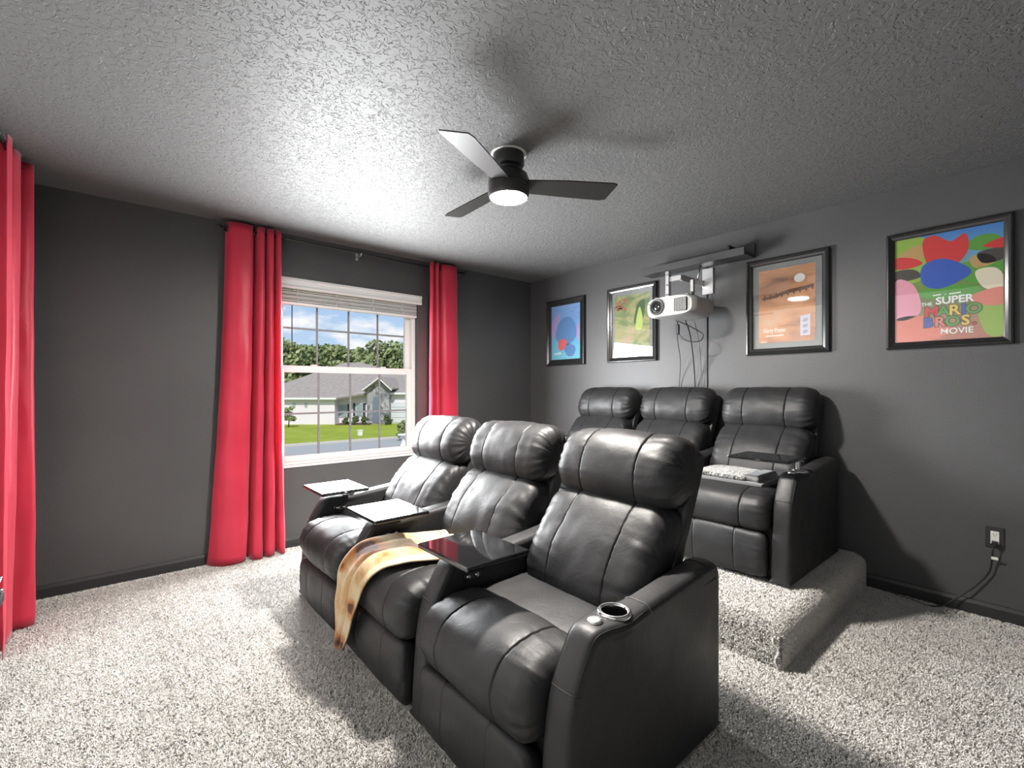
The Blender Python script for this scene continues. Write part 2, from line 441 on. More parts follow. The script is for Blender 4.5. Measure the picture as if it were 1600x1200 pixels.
sash('lower_sash', -.09, -.055, OZ0+.036, 1.425, .045, .055, .045, 1.04)
for y in (-2.35, -1.75):
    obj('sash_lock', B((-.085, y-.025, 1.425), (-.06, y+.025, 1.437), .004, 2), M['vinyl'], win)
obj('window_sill', B((-.045, OY0+.001, OZ0-.0), (.012, OY1-.001, OZ0+.012), .004, 2), M['vinyl'], win)

# ------------------------------------------------------------------ raised blind
bl = thing('window_blind', 'white faux wood blind pulled up to the top of the window', 'blind', (0, 0, 0))
by0, by1 = OY0+.012, OY1-.012
obj('valance', PR([(.004, 2.022), (.026, 2.022), (.030, 2.035), (.024, 2.05), (.024, 2.072), (.032, 2.085), (.030, 2.102), (.004, 2.102)], 'Y', OY0-.02, OY1+.028), M['blind'], bl)
obj('head_rail', B((-.04, by0, 2.035), (.003, by1, 2.08), .003), M['blind'], bl)
sl = B((-.043, by0, 0), (.003, by1, .0034), .001, 1); slm = None
z = 1.925
for k in range(12):
    if slm is None: o = obj('slat', sl, M['blind'], bl); slm = o.data
    else: o = bpy.data.objects.new('slat', slm); COL.objects.link(o); o.parent = bl
    o.location = (.0015*sin(k*2.3), 0, z); o.rotation_euler = (.0012*sin(k*1.7), radians(3.5*sin(k*1.9)), 0); z += .0088 if k < 8 else .011
obj('bottom_rail', B((-.043, by0, 1.898), (.003, by1, 1.919), .004), M['blind'], bl)
for y in (-2.5, -2.2, -1.88, -1.6):
    obj('ladder_cord', T(catmull([(.004, y, 1.91), (.010, y+.006, 1.95), (.006, y-.007, 1.975), (.010, y+.004, 2.0), (.004, y, 2.036)], 16, False), .0022, 5), M['blind'], bl, True)
obj('wand', T([(-.048, -2.525, 2.03), (-.048, -2.525, 1.55)], .0042, 6), M['wand'], bl, True)

# ------------------------------------------------------------------ curtains
def curtain(name, label, prof_top, prof_bot, ztop, zbot, seed, group):
    """profiles: lists of (x,y) plan points; lofted from rod to hem"""
    n, mrows = 120, 46
    Pt = catmull([(*p, 0) for p in prof_top], n, False); Pb = catmull([(*p, 0) for p in prof_bot], n, False)
    bm = bmesh.new(); rows = []
    for j in range(mrows+1):
        tt = j/mrows; z = ztop+(zbot-ztop)*tt; k = tt**1.7
        row = []
        for i in range(n):
            p = Pt[i]*(1-k)+Pb[i]*k
            w = noise.noise(Vector((i*.05, z*2.2, seed)))*.010*(.3+tt)+noise.noise(Vector((i*.13, z*5, seed+9)))*.004*(.2+tt*1.3)
            q = p+Vector((w, w*.6, 0)); q.z = z+(.006*sin(i*.11+seed) if j == mrows else 0)
            row.append(bm.verts.new(q))
        rows.append(row)
    for a, b in zip(rows, rows[1:]):
        for i in range(n-1): bm.faces.new((a[i], a[i+1], b[i+1], b[i]))
    o = thing(name, label, 'curtain', (0, 0, 0), group=group)
    p = obj('fabric', bm, M['curtain'], o, True)
    md = p.modifiers.new('thickness', 'SOLIDIFY'); md.thickness = .0025
    return o
def grommet(par, c, ang):
    bm = bmesh.new(); R, r = .024, .006
    pts = [(R*cos(2*pi*k/20), 0, R*sin(2*pi*k/20)) for k in range(20)]
    tube(bm, pts, r, 8, False, True); bmesh.ops.recalc_face_normals(bm, faces=bm.faces)
    o = obj('grommet', bm, M['bronze'], par, True); o.location = c; o.rotation_euler = (0, 0, ang)
CG = 'red grommet curtains'
c1t = [(.055, -2.995), (.10, -2.975), (.125, -2.93), (.125, -2.87), (.11, -2.835), (.05, -2.822), (.045, -2.808), (.115, -2.795), (.13, -2.775), (.115, -2.758), (.06, -2.750), (.06, -2.742), (.12, -2.730), (.13, -2.712), (.115, -2.698), (.06, -2.690), (.06, -2.682), (.115, -2.672), (.125, -2.655), (.105, -2.643)]
c1b = [(.04, -3.105), (.09, -3.06), (.13, -3.00), (.14, -2.93), (.12, -2.885), (.06, -2.872), (.06, -2.856), (.13, -2.835), (.14, -2.80), (.12, -2.778), (.07, -2.768), (.07, -2.758), (.13, -2.742), (.14, -2.712), (.12, -2.692), (.07, -2.684), (.07, -2.674), (.125, -2.655), (.13, -2.632), (.10, -2.615)]
cu = curtain('red_curtain', 'red curtain with hem pulled out toward the bare grey wall, left of the window', c1t, c1b, 2.415, .012, 3, CG)
grommet(cu, (.088, -2.985, 2.375), radians(60)); grommet(cu, (.088, -2.828, 2.375), radians(15))
c2t = [(.115, -1.372), (.13, -1.355), (.12, -1.338), (.06, -1.328), (.06, -1.32), (.12, -1.308), (.13, -1.292), (.11, -1.278), (.05, -1.268), (.045, -1.255), (.10, -1.235), (.125, -1.19), (.125, -1.12), (.11, -1.075), (.08, -1.055)]
c2b = [(.11, -1.395), (.14, -1.37), (.12, -1.348), (.07, -1.336), (.07, -1.326), (.125, -1.31), (.14, -1.288), (.12, -1.27), (.06, -1.258), (.055, -1.243), (.11, -1.22), (.135, -1.165), (.135, -1.09), (.115, -1.04), (.07, -1.01)]
cu = curtain('red_curtain', 'red curtain between the window and the far room corner', c2t, c2b, 2.415, .012, 11, CG)
grommet(cu, (.088, -1.085, 2.375), radians(35)); grommet(cu, (.088, -1.262, 2.375), radians(-15))
rod = thing('curtain_rod', 'slim black curtain rod above the window', 'curtain rod', (0, 0, 0))
obj('pole', T([(.088, -3.03, 2.375), (.088, -.985, 2.375)], .0085, 10), M['rod'], rod, True)
for y, s in ((-3.03, -1), (-.985, 1)):
    obj('finial', Lm([(.009, 0), (.014, s*.004), (.017, s*.014), (.014, s*.024), (.006, s*.029)], (.088, y, 2.375), 14, 'Y'), M['rod'], rod, True)
for y in (-2.94, -2.02, -1.05):
    bm = bmesh.new(); box(bm, (0, y-.011, 2.335), (.004, y+.011, 2.40)); box(bm, (.004, y-.006, 2.352), (.088, y+.006, 2.362))
    tube(bm, [(.088+.0125*cos(a), y, 2.375+.0125*sin(a)) for a in [pi*1.0+pi*k/10 for k in range(11)]], .004, 6)
    bmesh.ops.recalc_face_normals(bm, faces=bm.faces)
    obj('bracket', bm, M['steel'] if y == -2.02 else M['rod'], rod)
# panel at the left edge of the picture, on the front wall beside the screen
c3t = [(.345, -4.05), (.35, -3.97), (.365, -3.925), (.39, -3.918), (.41, -3.94), (.42, -3.99), (.435, -4.02), (.45, -3.98), (.475, -3.957), (.53, -3.952), (.58, -3.97), (.60, -4.02), (.62, -4.04), (.65, -3.99), (.69, -3.96), (.75, -3.97)]
c3b = [(.345, -4.05), (.352, -3.96), (.375, -3.915), (.41, -3.915), (.43, -3.95), (.445, -4.02), (.46, -4.04), (.475, -4.005), (.50, -3.982), (.56, -3.985), (.60, -4.0), (.62, -4.04), (.65, -4.05), (.68, -4.0), (.72, -3.98), (.79, -3.98)]
cu = curtain('red_curtain', 'red curtain cut off by the left edge of the picture', c3t, c3b, 2.415, .012, 21, CG)
grommet(cu, (.545, -3.985, 2.375), radians(90)); grommet(cu, (.43, -3.985, 2.375), radians(80))
rod = thing('curtain_rod', 'black curtain rod holding the curtain at the left picture edge', 'curtain rod', (0, 0, 0))
obj('pole', T([(.34, -3.985, 2.375), (1.1, -3.985, 2.375)], .0085, 10), M['rod'], rod, True)
obj('finial', Lm([(.009, 0), (.014, -.004), (.017, -.014), (.014, -.024), (.006, -.029)], (.34, -3.985, 2.375), 14, 'X'), M['rod'], rod, True)
bm = bmesh.new(); box(bm, (.49, YF, 2.335), (.512, YF+.004, 2.40)); box(bm, (.495, YF+.004, 2.352), (.507, -3.985, 2.362)); obj('bracket', bm, M['rod'], rod)

# floating shelf on the white front wall: only its end shows, at the left edge of the picture
st = thing('media_shelf', 'black floating shelf end with a chrome pin in front of the left curtain', 'shelf', (0, 0, 0))
obj('board', B((1.5, YF, .503), (2.6, -3.888, .535), .004), M['black'], st)
obj('chrome_pin', T([(1.53, -3.905, .535), (1.53, -3.905, .555), (1.51, -3.895, .59)], .004, 8), M['chrome'], st, True)
obj('chrome_knob', Lm([(.007, .535), (.009, .541), (.006, .548), (.0, .550)], (1.512, -3.897, 0), 12, capt=False), M['chrome'], st, True)

# ------------------------------------------------------------------ recliners
def cushion(name, sec, hw, parent, seed, seams=(-.15, .15), r_e=.06, bulge=.012, wr=.004, pk=.006, groove=.006, nv=84, mt='leather', cut=.72, shear=None):
    S = catmull([(0, -d, z) for d, z in sec], nv, True)
    c = sum(S, Vector())/nv
    xs = set()
    k = 56
    for i in range(k+1):
        u = -1+2*i/k; u = math.copysign(abs(u)**.8, u); xs.add(round(hw*u, 5))
    for s in seams:
        for q in (-.012, -.007, -.004, -.002, 0, .002, .004, .007, .012): xs.add(round(s+q, 5))
    xs = sorted(xs)
    bm = bmesh.new(); rings = []
    for x in xs:
        t_ = hw-abs(x)
        off = 0
        if t_ < r_e: off += r_e*cut*(1-sqrt(max(0, 1-(1-t_/r_e)**2)))
        off -= bulge*(1-(x/hw)**2)
        for s in seams: off += groove*exp(-((x-s)/.0032)**2)+groove*.35*exp(-((x-s)/.020)**2)
        ring = []
        for j, p in enumerate(S):
            d = (p-c); L = d.length; d.normalize()
            nz = noise.noise(Vector((x*5, p.y*8+seed, p.z*8)))*wr + noise.noise(Vector((x*16, p.y*14+seed*2, p.z*14)))*wr*.45
            f = exp(-t_/.055)
            puck = pk*f*noise.noise(Vector((x*6+seed, j*.55, seed*.7)))*1.6
            fs = sum(exp(-abs(x-s)/.03) for s in seams)
            puck += pk*.35*fs*noise.noise(Vector((seed, j*.7, x*9)))
            q = c+d*max(.01, L-off+nz+puck)
            ring.append(bm.verts.new((x, q.y, q.z)))
        rings.append(ring)
    for a, b in zip(rings, rings[1:]):
        for j in range(nv): bm.faces.new((a[j], a[(j+1) % nv], b[(j+1) % nv], b[j]))
    bm.faces.new(rings[0][::-1]); bm.faces.new(rings[-1])
    bmesh.ops.recalc_face_normals(bm, faces=bm.faces)
    return obj(name, bm, M[mt], parent, 60)

HEAD = [(.130, .792), (.162, .835), (.168, .90), (.140, .98), (.085, 1.035), (.015, 1.055), (-.045, 1.03), (-.062, .96), (-.045, .86), (.0, .80), (.065, .782)]
BACK = [(.335, .40), (.365, .47), (.350, .55), (.300, .645), (.235, .725), (.175, .778), (.120, .792), (.065, .782), (.050, .73), (.10, .62), (.17, .50), (.25, .41)]
SEAT = [(.30, .36), (.30, .445), (.36, .462), (.46, .462), (.56, .458), (.60, .44), (.60, .36), (.50, .33), (.38, .33)]
PAD = [(.575, .40), (.578, .445), (.62, .478), (.70, .487), (.78, .478), (.838, .450), (.868, .395), (.868, .335), (.845, .288), (.79, .275), (.68, .29), (.60, .33)]
FOOT = [(.835, .272), (.862, .255), (.872, .18), (.868, .10), (.852, .045), (.82, .028), (.795, .06), (.79, .16), (.795, .25)]
SHELL = [(.20, .36), (.085, .60), (-.005, .80), (-.075, .955), (-.066, .992), (-.035, 1.0), (-.012, .97), (.06, .80), (.155, .60), (.27, .38)]
ARM = [(0, .022), (0, .20), (0, .40), (0, .545), (.006, .585), (.030, .612), (.075, .620), (.18, .610), (.30, .598), (.42, .587), (.50, .582), (.57, .582), (.64, .585), (.69, .583), (.718, .568), (.745, .528), (.768, .488), (.790, .445), (.806, .395), (.818, .32), (.828, .20), (.834, .10), (.836, .022)]
AW = .049

def make_arm(parent, xc, inner, style, seed):
    """style: 'cup' open cup holder, 'tray' cup holder taken by a tray post"""
    P = catmull([(0, -d, z) for d, z in ARM], 96, False)
    bot = [Vector((0, -.836+.836*k/8, .022)) for k in range(1, 8)]
    P = P+bot; n = len(P); nt_ = 96
    bm = bmesh.new(); ring_specs = []
    r = .024
    nrm = []
    for i in range(n):
        t_ = (P[(i+1) % n]-P[i-1]).normalized(); nrm.append(Vector((0, -t_.z, t_.y)))
    # make the normals point inwards
    cc = Vector((0, -.42, .3))
    if sum((cc-P[i]).dot(nrm[i]) for i in range(n)) < 0: nrm = [-q for q in nrm]
    def wid(i):
        p = P[i]; d = -p.y
        b = .015*exp(-((d-.575)/.075)**2) if p.z > .5 else 0
        return AW+b
    def ring(fx, inset, flat=False):
        out = []
        for i in range(n):
            w = AW if flat else wid(i)
            rr = r if P[i].z > .03 else .004
            ins = inset*(rr/r)
            q = P[i]+nrm[i]*ins
            x = fx(w, rr)
            out.append(bm.verts.new((xc+x, q.y, q.z)))
        return out
    rings = [ring(lambda w, rr: -w, .052, True), ring(lambda w, rr: -(w*.35+AW*.65), .036)]
    for k in range(7):
        a = pi/2*k/6
        rings.append(ring(lambda w, rr, a=a: -w+rr*(1-cos(pi/2-a)) if False else -(w-rr*(1-cos(a))), r*(1-sin(a))))
    rings.append(ring(lambda w, rr: 0, -.003))
    for k in range(7):
        a = pi/2*(6-k)/6
        rings.append(ring(lambda w, rr, a=a: (w-rr*(1-cos(a))), r*(1-sin(a))))
    rings += [ring(lambda w, rr: (w*.35+AW*.65), .036), ring(lambda w, rr: w, .052, True)]
    for a, b in zip(rings, rings[1:]):
        for i in range(n): bm.faces.new((a[i], a[(i+1) % n], b[(i+1) % n], b[i]))
    bm.faces.new(rings[0]); bm.faces.new(rings[-1][::-1])
    bmesh.ops.recalc_face_normals(bm, faces=bm.faces)
    o = obj('armrest', bm, M['leather_side'], parent, 50)
    if style == 'cup':        # sink a real well into the arm
        cb = bmesh.new(); lathe(cb, [(.0375, .50), (.0375, .64)], (xc, -.565, 0), 32)
        cut_ = obj('cutter', cb, M['hole']); md = o.modifiers.new('well', 'BOOLEAN'); md.operation = 'DIFFERENCE'; md.object = cut_; md.solver = 'EXACT'
        par_ = o.parent; o.parent = None; bpy.context.view_layer.update()
        me = bpy.data.meshes.new_from_object(o.evaluated_get(bpy.context.evaluated_depsgraph_get()))
        o.modifiers.clear(); o.data = me; me.name = 'armrest'; o.parent = par_
        bpy.data.objects.remove(cut_)
    # seams across the top pad: one behind the cup holder, one on the front slope; welts along both edges
    def across(d0, name, mt):
        i = min(range(nt_), key=lambda k: abs(-P[k].y-d0)+(10 if P[k].z < .40 else 0))
        pts = []
        for k in range(13):
            a = pi*k/12; s = -cos(a)
            w = wid(i); x = s*w
            e = max(0, abs(x)-(w-r)); ins = r-sqrt(max(0, r*r-e*e))
            q = P[i]+nrm[i]*(ins-.0005-.0025*(1-abs(s)))
            pts.append((xc+x*1.003, q.y, q.z))
        obj(name, T(pts, .0016, 6), M[mt], o, True)
    across(.455, 'seam', 'stitch'); across(.787, 'seam', 'seam'); across(.10, 'seam', 'seam')
    for s in (-1, 1):
        pts = []
        for i in range(4, nt_):
            if -P[i].y < .46 or P[i].z < .43: continue
            w = wid(i); q = P[i]+nrm[i]*(r*.30)
            pts.append((xc+s*(w-r*.28), q.y, q.z))
        obj('welt', T(pts, .0017, 5), M['seam'], o, True)
    # cup holder and button
    cz = .586; cy = -.565
    ringp = [(.050, -.004), (.0505, .002), (.048, .006), (.043, .0075), (.0385, .006), (.037, .0), (.037, -.006)]
    obj('cup_ring', Lm(ringp, (xc, cy, cz), 32, capb=False, capt=False), M['chrome'], o, True)
    if style == 'cup': obj('cup_well', Lm([(.0372, .002), (.0362, -.030), (.034, -.080), (.030, -.084), (.0, -.084)], (xc, cy, cz), 32, capb=False, capt=False), M['gloss'], o, 40)
    obj('button', Lm([(.022, -.003), (.022, .002), (.020, .0045), (.012, .0055), (.0, .0055)], (xc, cy-.088, .5885), 24, capb=False, capt=False), M['steel'], o, True)
    if style == 'open':
        pass
    # control plate on the inner face
    if inner:
        xi = xc+inner*AW
        bm = bmesh.new(); box(bm, (min(xi, xi+inner*.004), -.66, .497), (max(xi, xi+inner*.004), -.575, .525), .002, 1)
        cp = obj('control_plate', bm, M['gloss'], o)
        for y in (-.638, -.597):
            obj('control_button', Lm([(.0095, 0), (.0095, inner*.004), (.007, inner*.006)], (xi+inner*.003, y, .511), 16, 'X'), M['chrome'], o, True)
    return o

PITCH = .69
def recliner(label, x, y, z, seed, arms, group):
    t = thing('recliner', label, 'recliner', (x, y, z), group=group)
    cushion('headrest', HEAD, .300, t, seed, (-.135, .135), .085, .010, .006, .010, .005, cut=.85)
    cushion('back_cushion', BACK, .292, t, seed+3.1, (-.140, .140), .075, .020, .007, .012, .005, cut=.8)
    cushion('seat_cushion', SEAT, .291, t, seed+5.7, (), .03, .008, .004, .003, .004, nv=48)
    cushion('front_pad', PAD, .291, t, seed+7.9, (-.150, .150), .060, .010, .005, .008, .005, cut=.8)
    cushion('footrest', FOOT, .283, t, seed+11.3, (-.120, .120), .045, .006, .004, .006, .004, nv=60, cut=.7)
    cushion('back_shell', SHELL, .294, t, seed+13.9, (), .014, .0, .001, .0, .0, nv=56, mt='leather_side', cut=.9)
    obj('base', B((-.289, -.785, .035), (.289, -.03, .36), .01), M['leather_side'], t)
    for sx in (-.26, .26):
        for sy in (-.10, -.74): obj('foot', B((sx-.02, sy-.02, 0), (sx+.02, sy+.02, .036)), M['black'], t)
    for side, style in arms:
        a = make_arm(t, side*PITCH/2, -side, style, seed)
        for sy in (-.06, -.78): obj('glide', B((side*PITCH/2-.02, sy-.02, 0), (side*PITCH/2+.02, sy+.02, .024)), M['black'], t)
    return t
FX, FY = 3.09-AW-PITCH/2, -1.915          # nearest front recliner
BX, BY = 2.985-AW-PITCH/2, -.10          # nearest riser recliner
GF, GR = 'recliners in the front row', 'recliners on the riser'
recliner('black leather recliner nearest the camera, open cup holder on its outer arm', FX, FY, 0, 1.0, [(1, 'cup'), (-1, 'tray')], GF)
recliner('black leather recliner with a tan spotted blanket, middle of the front row', FX-PITCH, FY, 0, 21.0, [(-1, 'tray')], GF)
recliner('black leather recliner at the window end of the front row', FX-2*PITCH, FY, 0, 41.0, [(-1, 'tray')], GF)
recliner('black leather recliner holding a folded grey throw, nearest on the carpeted riser', BX, BY, RH, 61.0, [(1, 'tray'), (-1, 'cup')], GR)
recliner('black leather recliner below the projector, middle of the riser row', BX-PITCH, BY, RH, 81.0, [(-1, 'cup')], GR)
recliner('black leather recliner at the far corner end of the riser row', BX-2*PITCH, BY, RH, 101.0, [(-1, 'cup')], GR)

# trays with posts in the cup holders
def tray(label, xarm, ybase, z, dx, dy, group):
    t = thing('tray_table', label, 'tray table', (xarm, ybase-.565, z+.5875), group=group)
    bm = B((dx-.16, dy-.135, .062), (dx+.16, dy+.135, .080), .005, 2)
    obj('tray_top', bm, M['gloss'], t)
    obj('post', Lm([(.012, 0), (.012, .058), (.030, .058), (.030, .062)], (0, 0, 0), 20), M['chrome'], t, 40)
    obj('collar', Lm([(.034, .0), (.034, .008), (.028, .012)], (0, 0, 0), 24), M['steel'], t, 40)
GT = 'swivel tray tables'
tray('glossy black tray beside the nearest front recliner, right of the spotted blanket', FX-PITCH/2, FY, 0, .150, -.125, GT)
tray('glossy black tray on the arm between the blanket recliner and the window end recliner', FX-1.5*PITCH, FY, 0, .150, -.125, GT)
tray('glossy black tray nearest the window, on the outer arm of the front row', FX-2.5*PITCH, FY, 0, .160, -.125, GT)
tray('black tray swung over the riser seat above the folded throw', BX+PITCH/2, BY, RH, -.13, -.10, GT)

# ------------------------------------------------------------------ tortilla throw on the middle recliner
def sheet(name, path, widths, parent, material, seed, nn=40, mm=22, amp=.012, thick=.006):
    """path: centre line with per-point left and right edge positions"""
    Lp = catmull([p[0] for p in path], nn, False); Rp = catmull([p[1] for p in path], nn, False)
    bm = bmesh.new(); rows = []
    for i in range(nn):
        row = []
        ax = (Rp[i]-Lp[i]); 
        tg = (Lp[min(nn-1, i+1)]+Rp[min(nn-1, i+1)]-Lp[max(0, i-1)]-Rp[max(0, i-1)]).normalized()
        up = ax.normalized().cross(tg).normalized()
        if up.z < 0 and abs(up.z) > .3: up = -up
        if abs(up.z) <= .3 and up.y > 0: up = -up
        for j in range(mm):
            s = j/(mm-1)
            f = abs(sin(s*pi*3.2+seed+.9*sin(i*.10)))*amp*(.55+.45*sin(s*9+i*.07)) + noise.noise(Vector((i*.12, s*3, seed)))*amp*.5
            row.append(bm.verts.new(Lp[i]+ax*s+up*(f+.004)))
        rows.append(row)
    for a, b in zip(rows, rows[1:]):
        for j in range(mm-1): bm.faces.new((a[j], a[j+1], b[j+1], b[j]))
    bmesh.ops.recalc_face_normals(bm, faces=bm.faces)
    o = obj(name, bm, material, parent, True)
    md = o.modifiers.new('thickness', 'SOLIDIFY'); md.thickness = thick; md.offset = 1
    return o
m = M['tortilla'] = mat('tortilla_fleece', (.80, .60, .33), .9, spec=.1, sheen=.4)
v = coords(m)
a = ramp(m, tex_noise(m, v, 5, 4, .6, .6), [(.30, (.60, .51, .36)), (.46, (.54, .42, .25)), (.58, (.46, .28, .12)), (.70, (.57, .43, .26))])
t = m.node_tree
dn = N(t, 'ShaderNodeTexNoise'); dn.inputs['Scale'].default_value = 30; dn.inputs['Detail'].default_value = 4; t.links.new(v, dn.inputs['Vector'])
col = a
for (sx, sy, sz, sr) in ((1.845, -2.72, .515, .050), (1.93, -2.815, .30, .026), (1.80, -2.822, .09, .050), (1.76, -2.82, .055, .03), (1.98, -2.55, .52, .03), (2.05, -2.34, .50, .035), (1.79, -2.80, .44, .016), (2.0, -2.70, .51, .012)):
    di = N(t, 'ShaderNodeVectorMath', operation='DISTANCE'); t.links.new(v, di.inputs[0]); di.inputs[1].default_value = (sx, sy, sz)
    ad = N(t, 'ShaderNodeMath', operation='MULTIPLY_ADD'); t.links.new(dn.outputs[0], ad.inputs[0]); ad.inputs[1].default_value = sr*1.6; t.links.new(di.outputs['Value'], ad.inputs[2])
    for lim, wd, cc in ((sr*2.3, sr*.8, (.42, .17, .045, 1)), (sr*1.75, sr*.4, (.085, .018, .007, 1))):
        mr = N(t, 'ShaderNodeMapRange'); mr.inputs['From Min'].default_value = lim; mr.inputs['From Max'].default_value = lim+wd; mr.inputs['To Min'].default_value = 1; mr.inputs['To Max'].default_value = 0
        t.links.new(ad.outputs[0], mr.inputs['Value'])
        mx = N(t, 'ShaderNodeMix', data_type='RGBA'); t.links.new(mr.outputs[0], mx.inputs[0]); t.links.new(col, mx.inputs[6]); mx.inputs[7].default_value = cc
        col = mx.outputs[2]
setc(m, mx.outputs[2]); bump(m, tex_noise(m, v, 60, 3), .2, .004)
X2 = FX-PITCH
path = [((1.80, -2.27, .485), (2.13, -2.30, .485)), ((1.775, -2.40, .485), (2.14, -2.46, .485)), ((1.77, -2.55, .505), (2.15, -2.60, .505)),
        ((1.775, -2.66, .508), (2.12, -2.69, .508)), ((1.775, -2.745, .490), (2.075, -2.755, .488)), ((1.77, -2.805, .42), (2.03, -2.808, .425)),
        ((1.765, -2.818, .33), (1.985, -2.818, .33)), ((1.755, -2.822, .22), (1.93, -2.822, .22)), ((1.742, -2.822, .13), (1.88, -2.822, .14)), ((1.725, -2.818, .068), (1.845, -2.818, .088))]
th = thing('throw_blanket', 'tan blanket with brown scorch spots draped over the middle front recliner', 'blanket', (0, 0, 0))
sheet('fleece', path, None, th, M['tortilla'], 1.0, 60, 44, .018)

# folded throw on the riser seat
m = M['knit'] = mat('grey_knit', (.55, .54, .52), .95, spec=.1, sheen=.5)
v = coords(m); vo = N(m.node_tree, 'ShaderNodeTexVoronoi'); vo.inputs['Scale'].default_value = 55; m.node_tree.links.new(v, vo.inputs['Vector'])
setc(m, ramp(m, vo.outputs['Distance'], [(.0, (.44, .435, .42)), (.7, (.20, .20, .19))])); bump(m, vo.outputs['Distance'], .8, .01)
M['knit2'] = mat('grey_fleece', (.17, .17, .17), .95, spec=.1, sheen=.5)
fo = thing('folded_throw', 'folded light grey throw lying on the nearest riser seat', 'blanket', (BX+.02, BY-.56, RH+.487))
def fold(name, z0, z1, x0, x1, y0, y1, mt, seed):
    bm = bmesh.new(); sec = [(y0, z0+.004), (y0-.012, (z0+z1)/2), (y0, z1), ((y0+y1)/2, z1+.004), (y1, z1), (y1+.012, (z0+z1)/2), (y1, z0+.004), ((y0+y1)/2, z0)]
    S = catmull([(0, a_, b_) for a_, b_ in sec], 40, True); n = 26; rings = []
    for i in range(n):
        x = x0+(x1-x0)*i/(n-1); k = 1-.35*(abs(2*i/(n-1)-1))**10
        c = Vector((0, (y0+y1)/2, (z0+z1)/2))
        rings.append([bm.verts.new(Vector((x, 0, 0))+Vector((0, c.y+(p.y-c.y)*(.97+.03*k), c.z+(p.z-c.z)*k))+Vector((0, 0, .006*noise.noise(Vector((x*9, p.y*9, seed)))))) for p in S])
    for a_, b_ in zip(rings, rings[1:]):
        for j in range(40): bm.faces.new((a_[j], a_[(j+1) % 40], b_[(j+1) % 40], b_[j]))
    bm.faces.new(rings[0][::-1]); bm.faces.new(rings[-1]); bmesh.ops.recalc_face_normals(bm, faces=bm.faces)
    return obj(name, bm, M[mt], fo, 60)
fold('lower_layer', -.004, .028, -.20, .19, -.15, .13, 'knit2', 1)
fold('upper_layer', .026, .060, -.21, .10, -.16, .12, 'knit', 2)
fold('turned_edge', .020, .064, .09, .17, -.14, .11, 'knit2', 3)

# ------------------------------------------------------------------ ceiling fan
fx, fy = 2.062, -2.062
fan = thing('ceiling_fan', 'black three-blade ceiling fan with a lit round lamp', 'ceiling fan', (fx, fy, CEIL))
obj('mounting_ring', Lm([(.092, -.004), (.092, 0)], (0, 0, 0), 28), M['plaster'], fan)
obj('canopy', Lm([(.079, -.004), (.080, -.055), (.074, -.066), (.055, -.072), (.048, -.085)], (0, 0, 0), 36), M['fan'], fan, 40)
obj('motor_housing', Lm([(.048, -.085), (.075, -.092), (.097, -.110), (.105, -.135), (.106, -.158)], (0, 0, 0), 40), M['fan'], fan, 40)
obj('lamp_housing', Lm([(.106, -.161), (.1055, -.205), (.100, -.222), (.096, -.226), (.093, -.224)], (0, 0, 0), 40, capt=False), M['fan'], fan, 40)
obj('lamp_diffuser', Lm([(.0, -.229), (.06, -.2285), (.088, -.227), (.0935, -.222)], (0, 0, 0), 40, capb=False, capt=False), M['lens_light'], fan, True)
bm = bmesh.new()
pl = [(.085, -.050), (.09, .050), (.30, .062), (.50, .070), (.535, .060), (.56, -.062), (.54, -.070), (.30, -.066)]
v0 = []; v1 = []
for (u, w) in pl:
    zz = -.160-w*.22
    v0.append(bm.verts.new((u, w, zz-.003))); v1.append(bm.verts.new((u, w, zz+.003)))
bm.faces.new(v0); bm.faces.new(v1[::-1])
for i in range(len(pl)): bm.faces.new((v0[i], v1[i], v1[(i+1) % len(pl)], v0[(i+1) % len(pl)]))
bmesh.ops.recalc_face_normals(bm, faces=bm.faces)
b0 = obj('blade', bm, M['blade'], fan); b0.rotation_euler = (0, 0, radians(-64))
for a_ in (58, 178):
    b1 = bpy.data.objects.new('blade', b0.data); COL.objects.link(b1); b1.parent = fan; b1.rotation_euler = (0, 0, radians(a_))

# ------------------------------------------------------------------ wall shelf, projector, mount and cables
sh = thing('wall_shelf', 'dark grey ledge shelf fixed high on the wall above the projector', 'shelf', (0, 0, 0))
obj('shelf_board', B((1.575, -.165, 2.205), (2.435, 0, 2.222), .002, 1), M['shelf'], sh)
obj('front_lip', B((1.575, -.180, 2.200), (2.435, -.165, 2.256), .002, 1), M['shelf'], sh)
obj('back_board', B((1.61, -.016, 2.222), (2.44, 0, 2.312), .002, 1), M['shelf'], sh)
obj('end_bracket', B((2.30, -.15, 2.222), (2.315, -.016, 2.30), .002, 1), M['black'], sh)

px0, px1, pyf, pyb, pz = 1.835, 2.232, -.50, -.185, 1.845
pr = thing('projector', 'white home theater projector hanging from the wall bracket', 'projector', ((px0+px1)/2, (pyf+pyb)/2, pz))
hw, hd = (px1-px0)/2, (pyb-pyf)/2
def sup(t_, a_, b_, e): 
    c_, s_ = cos(t_), sin(t_); return (math.copysign(abs(c_)**(2/e), c_)*a_, math.copysign(abs(s_)**(2/e), s_)*b_)
bm = bmesh.new(); rings = []
for k in range(13):
    u = k/12; y = -hd+2*hd*u
    s = 1-.10*max(0, 1-u/.12)**2-.12*max(0, (u-.86)/.14)**2
    ring = []
    for i in range(64):
        xx, zz = sup(2*pi*i/64, hw*(s if s < 1 else 1), .078*s, 3.6)
        if zz < 0: zz *= 1-.28*max(0, (xx/hw))**3 * 0; 
        yy = y-.022*(1-(xx/hw)**2)*(1-u)
        ring.append(bm.verts.new((xx, yy, zz)))
    rings.append(ring)
for a_, b_ in zip(rings, rings[1:]):
    for i in range(64): bm.faces.new((a_[i], a_[(i+1) % 64], b_[(i+1) % 64], b_[i]))
c0 = bm.verts.new((0, -hd-.024, 0)); 
